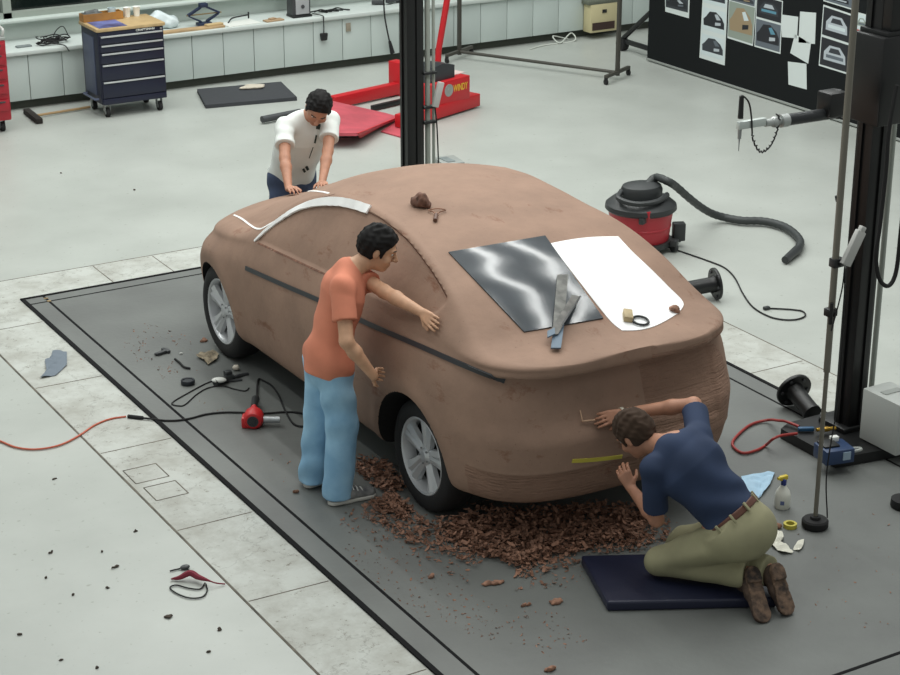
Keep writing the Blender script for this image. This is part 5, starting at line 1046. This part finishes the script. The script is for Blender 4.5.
# ---------------------------------------------------------------- on the plate and floor
ZP = .0085
def padq():
    A, B = G(581, 555, .065), G(607.5, 602, .065); d = Vector((.885, -.466, 0)); D = A+d*.88; Cc = B+d*.88; return [A, B, Cc, D]
pts = padq(); b = MB()
bm = bmesh.new(); vs = [bm.verts.new((p.x, p.y, z)) for z in (ZP, .065) for p in pts]; 
for f in ((3, 2, 1, 0), (4, 5, 6, 7), (0, 1, 5, 4), (1, 2, 6, 5), (2, 3, 7, 6), (3, 0, 4, 7)): bm.faces.new([vs[i] for i in f])
bmesh.ops.bevel(bm, geom=bm.edges[:], offset=.014, segments=3, profile=.6, affect='EDGES'); bm.verts.index_update(); b.add([v.co.copy() for v in bm.verts], [[v.index for v in f.verts] for f in bm.faces]); bm.free()
kp = solo('kneeling_pad', b, mat('navy vinyl', (30, 34, 56), .42, bump=.25, bscale=6), 'navy vinyl kneeling pad under the kneeling man', 'pad')
# clay shavings
def inpoly(x, y, P):
    c = False; n = len(P)
    for i in range(n):
        (x1, y1), (x2, y2) = P[i], P[(i+1) % n]
        if (y1 > y) != (y2 > y) and x < (x2-x1)*(y-y1)/(y2-y1)+x1: c = not c
    return c
def shaving(b, q, c, s):
    L, W = s*q.uniform(.7, 1.9), s*q.uniform(.35, .9); curl = q.uniform(.3, 1.6); T = Matrix.Translation(c) @ Matrix.Rotation(q.uniform(0, 6.28), 4, 'Z') @ Matrix.Rotation(q.uniform(-.9, .9), 4, 'X') @ Matrix.Rotation(q.uniform(-.6, .6), 4, 'Y')
    n = 4; t = s*.10; vs = []
    for i in range(n+1):
        a = (i/n-.5)*curl; x = L*(math.sin(a)/max(curl, .01)); z = L*(math.cos(a)-1)/max(curl, .01)*-1; w = W*(.6+.4*math.sin(math.pi*i/n))*q.uniform(.8, 1.1)
        vs += [(x, -w/2, z), (x, w/2, z), (x, w/2, z-t), (x, -w/2, z-t)]
    fs = [(0, 1, 2, 3), (4*n+3, 4*n+2, 4*n+1, 4*n)]
    for i in range(n):
        for k in range(4): fs.append((4*i+k, 4*(i+1)+k, 4*(i+1)+(k+1) % 4, 4*i+(k+1) % 4))
    b.add(vs, fs, T)
q = random.Random(11); b = MB()
DENSE = [(352, 470), (372, 462), (392, 478), (425, 512), (470, 508), (520, 512), (590, 506), (640, 505), (668, 520), (672, 540), (640, 552), (590, 556), (572, 568), (530, 578), (498, 578), (470, 566), (430, 552), (395, 538), (366, 520)]
CORE = [(430, 518), (520, 520), (600, 512), (650, 520), (640, 545), (570, 552), (520, 570), (480, 556), (440, 540)]
WIDE = [(345, 455), (375, 455), (460, 500), (660, 500), (690, 540), (590, 565), (580, 590), (480, 592), (400, 556), (340, 530)]
def drop(poly, N, smin, smax, hgt):
    xs = [p[0] for p in poly]; ys = [p[1] for p in poly]; k = 0
    while k < N:
        x, y = q.uniform(min(xs), max(xs)), q.uniform(min(ys), max(ys))
        if not inpoly(x, y, poly): continue
        p = G(x, y, ZP); w = math.hypot(p.x-4.78, p.y-8.44)
        if any(math.hypot(x-a_, y-b_) < c_ for a_, b_, c_ in ((492, 584, 24), (556, 603, 16), (432, 577, 14), (526, 606, 12))): continue
        if w < .05 and p.x < 4.98: continue
        if (abs(p.x-4.885) < .15 or abs(p.x-6.35) < .15) and abs(p.y-8.44) < .26: continue
        if 4.25 < p.x < 4.69 and 8.64 < p.y < 9.14: continue
        if p.x > 5.2 and (p.y-7.0)*.885+(p.x-5.25)*.466 < .44 and p.y < 7.62: continue
        p.z = ZP+q.random()**1.5*hgt+smax*.25; shaving(b, q, p, q.uniform(smin, smax)); k += 1
drop(WIDE, 900, .006, .018, .006); drop(DENSE, 2300, .010, .028, .03); drop(CORE, 2200, .012, .036, .075); drop([(355, 462), (385, 462), (420, 508), (400, 520), (365, 500)], 600, .010, .030, .045)
cs = to_obj('clay_shavings', b, CHIP, None, ang=30); tag(cs, 'heap of brown clay shavings on the grey plate under the car tail', 'clay shavings'); cs['kind'] = 'stuff'
q = random.Random(4)                                              # fine crumbs strewn over the plate
b = MB()
for poly, N in (([(250, 420), (330, 500), (480, 600), (620, 620), (560, 660), (420, 620), (300, 520)], 260), ([(140, 320), (230, 350), (300, 430), (240, 430), (120, 350)], 110), ([(800, 480), (895, 520), (890, 640), (760, 640)], 40)):
    xs = [p[0] for p in poly]; ys = [p[1] for p in poly]; k = 0
    while k < N:
        x, y = q.uniform(min(xs), max(xs)), q.uniform(min(ys), max(ys))
        if not inpoly(x, y, poly): continue
        p = G(x, y, ZP); p.z = ZP+.002
        if inpoly(x, y, WIDE) or inpoly(x, y, DENSE): continue
        if any(math.hypot(x-a_, y-b_) < c_ for a_, b_, c_ in ((254, 420, 30), (270, 400, 22), (226, 380, 28), (188, 384, 14), (210, 358, 18), (163, 352, 12), (335, 495, 50), (815, 526, 18), (185, 362, 12), (203, 341, 12), (290, 415, 24), (275, 388, 20), (620, 590, 60), (700, 600, 80), (770, 600, 45))): continue
        shaving(b, q, p, q.uniform(.004, .013)); k += 1
cs = to_obj('clay_crumbs', b, CHIP, None, ang=30); tag(cs, 'fine brown clay crumbs strewn over the grey plate', 'clay crumbs'); cs['kind'] = 'stuff'
for px, py, sx, sy, lab, sd_ in ((492, 584, .075, .028, 'finger-shaped clay piece on the plate in front of the shavings heap', 1), (556, 603, .055, .03, 'ragged clay scrap on the plate left of the navy kneeling pad', 2), (551, 670, .04, .016, 'flat reddish clay scrap near the bottom edge of the picture', 3), (203, 341, .03, .03, 'dark red clay knob beside the front wheel', 4), (296, 493, .022, .014, 'single clay crumb left of the orange-shirted man shoes', 6), (432, 577, .028, .02, 'clay crumb on the plate below the rear wheel', 7), (526, 606, .03, .012, 'small clay sliver on the plate left of the kneeling pad', 8)):
    p = G(px, py, ZP); lump('clay_piece', CHIP, p, (sx, sy, .02), lab, 'clay', 'loose clay pieces on the plate', 5, seed=sd_)
# dark chips on the pale floor
fl = [(115, 568, 5), (20, 635, 3.5), (107, 588.5, 3), (51, 553, 3.5), (136, 532, 3), (47, 578.5, 2.6), (72, 595.5, 2.6), (170, 617.5, 7), (62, 660, 3), (208, 652.5, 3), (220, 630, 4), (55, 479, 4), (98, 668, 2.6), (134, 190.5, 3), (61, 173.5, 2.2), (102, 552.5, 2)]
for i, (px, py, r_) in enumerate(fl):
    p = G(px, py, 0); s = r_/178*.9; lump('floor_chip', mat('dark floor chip', (74, 66, 58), .9), (p.x, p.y, 0), (s, s*.6, .012), 'dark clay chip stuck on the bare pale concrete floor', 'chip', 'dark chips on the pale floor', 3, seed=20+i)
# spray bottle
p = G(782, 507, ZP); sb = thing('spray_bottle', 'white spray bottle with blue and yellow trigger on the plate right of the kneeling man', 'bottle', (p.x, p.y, ZP)); T = Matrix.Translation((p.x, p.y, ZP))
b = MB(); b.lathe([(0, 0), (.042, 0), (.046, .006), (.046, .075), (.040, .10), (.020, .13), (.014, .145), (0, .145)], 24, T); part('bottle_body', b, mat('milky plastic', (224, 224, 214), .35), sb)
b = MB(); b.cyl((p.x, p.y, ZP+.143), (p.x, p.y, ZP+.172), .016, 14); b.box((p.x-.012, p.y-.018, ZP+.165), (.012, .014, .04), .003); part('trigger', b, mat('blue plastic', (44, 58, 130), .4), sb)
b = MB(); b.box((p.x-.004, p.y, ZP+.187), (.055, .024, .028), .006); b.cyl((p.x-.03, p.y, ZP+.19), (p.x-.045, p.y, ZP+.19), .009, 10); part('spray_head', b, mat('yellow plastic', (214, 190, 60), .4), sb)
b = MB(); d_ = toward(p); d_ = Vector((d_.x, d_.y, 0)).normalized(); b.box((p.x+d_.x*.0455, p.y+d_.y*.0455, ZP+.045), (.022, .003, .024), rz=math.atan2(d_.x, -d_.y)); part('label', b, mat('blue label', (96, 108, 150), .5), sb)
p = G(790, 527, ZP); b = MB(); b.lathe([(.024, 0), (.038, 0), (.038, .024), (.024, .024), (.024, 0)], 24, Matrix.Translation((p.x, p.y, ZP)), caps=False); solo('tape_roll', b, YTAPE, 'yellow tape roll on the plate beside the pole stand foot', 'tape')
p = G(774.5, 528, ZP); lump('clay_piece', CHIP, p, (.04, .035, .035), 'rounded clay lump on the plate beside the yellow tape roll', 'clay', 'loose clay pieces on the plate', 5, seed=9)
def crumple(name, m, poly, h, label, cat, seed, z=ZP, n=9, amp=.4):
    q = random.Random(seed); P = [G(x, y, z) for x, y in poly]; c = sum(P, Vector((0, 0, 0)))/len(P); vs = []; b = MB(); fs = []
    for ring_ in range(n+1):
        t = ring_/n
        for k in range(32):
            f = k/32*len(P); i = int(f) % len(P); e = P[i]*(1-f % 1)+P[(i+1) % len(P)]*(f % 1); w = c+(e-c)*t; w.z = z+.003+h*(.5+.5*math.sin(w.x*55+seed)*math.sin(w.y*47+seed*2))*(1-.55*t)+h*.35*abs(math.sin(w.x*23+w.y*61)); vs.append(w)
    N = len(vs); vs2 = [v-Vector((0, 0, .0025)) for v in vs]
    for r_ in range(n):
        for k in range(32): a = (r_*32+k, r_*32+(k+1) % 32, (r_+1)*32+(k+1) % 32, (r_+1)*32+k); fs.append(a); fs.append(tuple(N+i for i in a[::-1]))
    for k in range(32): fs.append((n*32+k, n*32+(k+1) % 32, N+n*32+(k+1) % 32, N+n*32+k))
    b.add(vs+vs2, fs); return solo(name, b, m, label, cat, orient=False, ang=50)
crumple('paper_towel', mat('pale blue paper', (172, 204, 226), .8), [(741, 479), (762, 475), (775, 473), (770, 486), (758, 501), (748, 498)], .03, 'pale blue paper towel on the plate behind the kneeling man', 'towel', 2)
TIS = mat('white tissue', (224, 222, 208), .8)
crumple('tissue', TIS, [(761, 536), (768, 532), (782, 534), (784, 540), (778, 546), (788, 549), (794, 554), (782, 554.5), (774, 549)], .028, 'crumpled white tissue on the plate beside the brown boots, larger piece', 'tissue', 3)
crumple('tissue', TIS, [(793, 550), (798, 542), (804, 541), (803, 548), (799, 552)], .022, 'crumpled white tissue on the plate nearer the pole stand, smaller piece', 'tissue', 4)
crumple('grey_rag', mat('slate cloth', (108, 118, 128), .85), [(45, 361), (51, 358), (53, 351), (67, 353), (67, 366), (56, 376), (40, 379), (47, 374)], .02, 'slate grey rag on the pale strip left of the plate', 'rag', 5, z=.003)
# tape puck, cables, heat gun
p = G(188, 384, ZP); b = MB(); b.lathe([(0, 0), (.044, 0), (.047, .004), (.047, .028), (.044, .032), (.036, .030), (.034, .024), (0, .024)], 28, Matrix.Translation((p.x, p.y, ZP))); solo('tape_puck', b, mat('dark blue-black plastic', (34, 38, 44), .45), 'round black puck lying on the plate left of the tools', 'puck')
b = MB(); Z = .009; oc = [(-40, 432), (-15, 436), (0, 441), (15, 447), (32, 449.3), (50, 447.5), (65, 443), (80, 435), (95, 425), (110, 419), (126, 416.5)]
b.tube(spline([G(x, y, Z) for x, y in oc], 6), .0065, 8); solo('extension_cord', b, mat('orange cord', (186, 92, 66), .5), 'orange extension cord curving in from the left across the pale floor', 'cord')
hgt = thing('heat_gun', 'red heat gun with silver nozzle lying on the plate', 'heat gun', G(253, 428, ZP)); HP = G(254, 426, ZP)
rv = RGT.copy(); fv = Vector((math.sin(YAW), math.cos(YAW), 0)); HR = mat('red gun housing', (196, 40, 44), .4)
def L3(a, bb, c): return HP+rv*a+fv*bb+Vector((0, 0, c))
nz0, nz1 = G(264, 425, .05), G(283, 423, .045)
b = MB(); M = frame_m(L3(0, 0, .056), rv, Vector((0, 0, 1)), -fv); b.lathe([(0, -.055), (.045, -.055), (.062, -.035), (.064, .035), (.05, .055), (.036, .058), (0, .058)], 28, M); b.box((-.035, -.02, 0), (.08, .075, .09), .012, M=M); part('housing', b, HR, hgt)
b = MB(); M2 = frame_m(L3(0, -.059, .056), rv, Vector((0, 0, 1)), -fv); b.lathe([(.036, 0), (.036, .004), (.03, .004), (.03, .001), (0, .001)], 24, M2, caps=False)
for k in range(10): a = k*math.pi/5; b.box((.02*math.cos(a), .02*math.sin(a), .003), (.022, .003, .004), M=M2 @ Matrix.Rotation(0, 4, 'Z'), rz=a)
part('fan_grille', b, DKGREY, hgt)
b = MB(); b.cyl(L3(.05, 0, .045), L3(.165, .0, .045), .022, 18); part('nozzle', b, mat('silver tube', (176, 180, 182), .3, .6), hgt)
b = MB(); b.cyl(L3(-.005, .05, .06), L3(-.01, .13, .075), .020, 14); part('collar', b, HR, hgt)
b = MB(); b.cyl(L3(-.01, .13, .075), L3(-.02, .33, .045), .021, 14, .027); part('handle', b, BP, hgt)
b = MB(); cpt = [L3(-.02, .33, .045), L3(-.02, .40, .03)]+[G(x, y, .015) for x, y in ((258, 380), (264, 381), (272, 386), (279, 396), (284, 408), (291, 421), (298, 426), (306, 426), (312, 423), (310, 417), (300, 413), (285, 412), (262, 413.5), (240, 412.5), (222, 412.5), (205, 414.5), (192, 418), (178, 420.3), (165, 420.5), (152, 419), (143, 418))]
b.tube(spline(cpt, 6), .0065, 8); cd = part('power_cord', b, RUBBER, hgt); b = MB(); b.cyl(G(128, 416.3, .014), G(143, 418, .014), .013, 10); part('connector', b, RUBBER, cd)
gg = thing('glue_gun', 'black and white clamp tool lying on the plate beyond the heat gun', 'tool', G(226, 380, ZP))
b = MB(); p0, p1 = G(215, 383, .03), G(233, 377, .03); b.cyl(p0, p1, .028, 12, .022); b.box(G(228, 374, .05), (.05, .05, .05), .008); part('housing', b, BP, gg)
b = MB(); b.ball(G(219, 380, .045), (.05, .03, .018), 12, 8, Matrix.Rotation(-.5, 4, 'Z')); part('white_cover', b, WHITE, gg, 'white cover')
b = MB(); b.ball(G(236, 367.5, .03), (.025, .022, .02)); part('knob', b, mat('cream plastic', (206, 198, 184), .5), gg)
b = MB(); b.tube([G(232, 378, .03), G(240, 375, .02), G(248, 374, .012)], .012, 8); b.tube([G(228, 381, .02), G(242, 380, .012)], .009, 8); part('arm', b, DKGREY, gg)
b = MB(); b.tube(spline([G(x, y, .012) for x, y in ((213, 381), (205, 384), (190, 392), (172, 403), (180, 406), (186, 404), (196, 395), (208, 388), (222, 386), (234, 389), (245, 391), (249, 388))], 5), .005, 6); part('lead', b, RUBBER, gg)
crumple('work_glove', mat('cream glove cloth', (170, 156, 132), .85, 0, .3, 30), [(196, 357.5), (203, 354), (213, 352.5), (219, 355), (217, 361), (208, 366), (204, 362)], .035, 'stained cream glove on the plate beside the front wheel', 'glove', 7, z=ZP)
b = MB(); p = G(163, 352, ZP+.012); b.box(p, (.10, .03, .022), .005, rz=.3); b.box(p+Vector((.03, .02, .0)), (.03, .08, .02), .005, rz=.2); b.ball(p+Vector((-.05, -.01, 0)), (.02, .015, .012)); solo('small_clamp', b, DKGREY, 'small dark clamp on the plate nearest the far left corner', 'clamp')
p = G(181, 354, ZP); lump('foam_bit', WHITE, p, (.02, .012, .012), 'tiny white foam bit on the plate beside the small dark clamp', 'foam', n=3, seed=2)
b = MB(); b.tube(spline([G(x, y, ZP+.008) for x, y in ((175, 359), (180, 363), (184, 367), (190, 368.5))], 4), .008, 6); solo('dark_strip', b, RUBBER, 'short dark rubber strip on the plate above the round black puck', 'strip')
st_ = thing('strap', 'crumpled crimson strap with thin black wires on the pale strip near the bottom left', 'strap', G(200, 578, .003))
b = MB(); b.tube(spline([G(x, y, z) for x, y, z in ((171, 579, .008), (180, 577.5, .02), (190, 573, .04), (198, 577, .03), (207, 580, .035), (216, 583, .02), (225, 584, .008))], 5), [.004+.014*math.sin(math.pi*min(1, i/22)) for i in range(31)], 8); part('webbing', b, mat('crimson webbing', (124, 38, 54), .8), st_)
b = MB(); b.tube(spline([G(x, y, .007) for x, y in ((205, 583), (200, 589), (188, 588), (176, 585), (170, 588), (178, 594), (190, 598), (202, 597), (207, 591), (206, 584))], 5), .004, 6); b.tube(spline([G(x, y, .007) for x, y in ((170, 571), (178, 569), (186, 568), (190, 573))], 5), .004, 6); part('wire', b, RUBBER, st_)
b = MB(); b.ball(G(185, 567, .012), (.028, .02, .012)); part('buckle', b, DKGREY, st_)
b = MB(); b.tube(spline([G(x, y, .007) for x, y in ((735, 496), (745, 507), (752, 519), (758, 530), (762, 538))], 4), .004, 6) if False else None
# ---------------------------------------------------------------- light
def area(name, loc, sx, sy, e, col=(1, 1, 1), rot=(0, 0, 0)):
    d = bpy.data.lights.new(name, 'AREA'); d.shape = 'RECTANGLE'; d.size = sx; d.size_y = sy; d.energy = e; d.color = col
    o = bpy.data.objects.new(name, d); C.objects.link(o); o.location = loc; o.rotation_euler = rot; return o
for i, x in enumerate((1.0, 4.0, 6.2, 7.2, 8.2, 9.2, 11.5)):
    area('ceiling_strip_lamp', (x, 12.5, 7.0), .14, 13, 152, (.98, 1, .97))
area('skylight', (7, 17.0, 8.2), 18, 5, 260, (.95, 1, .98))
w = bpy.data.worlds.new('hall daylight'); bpy.context.scene.world = w; w.use_nodes = True
bg = w.node_tree.nodes['Background']; bg.inputs[0].default_value = (.86, .9, .88, 1); bg.inputs[1].default_value = .42
vs = bpy.context.scene.view_settings; vs.view_transform = 'Standard'; vs.look = 'None'; vs.gamma = 1; vs.use_curve_mapping = False; vs.exposure = 0
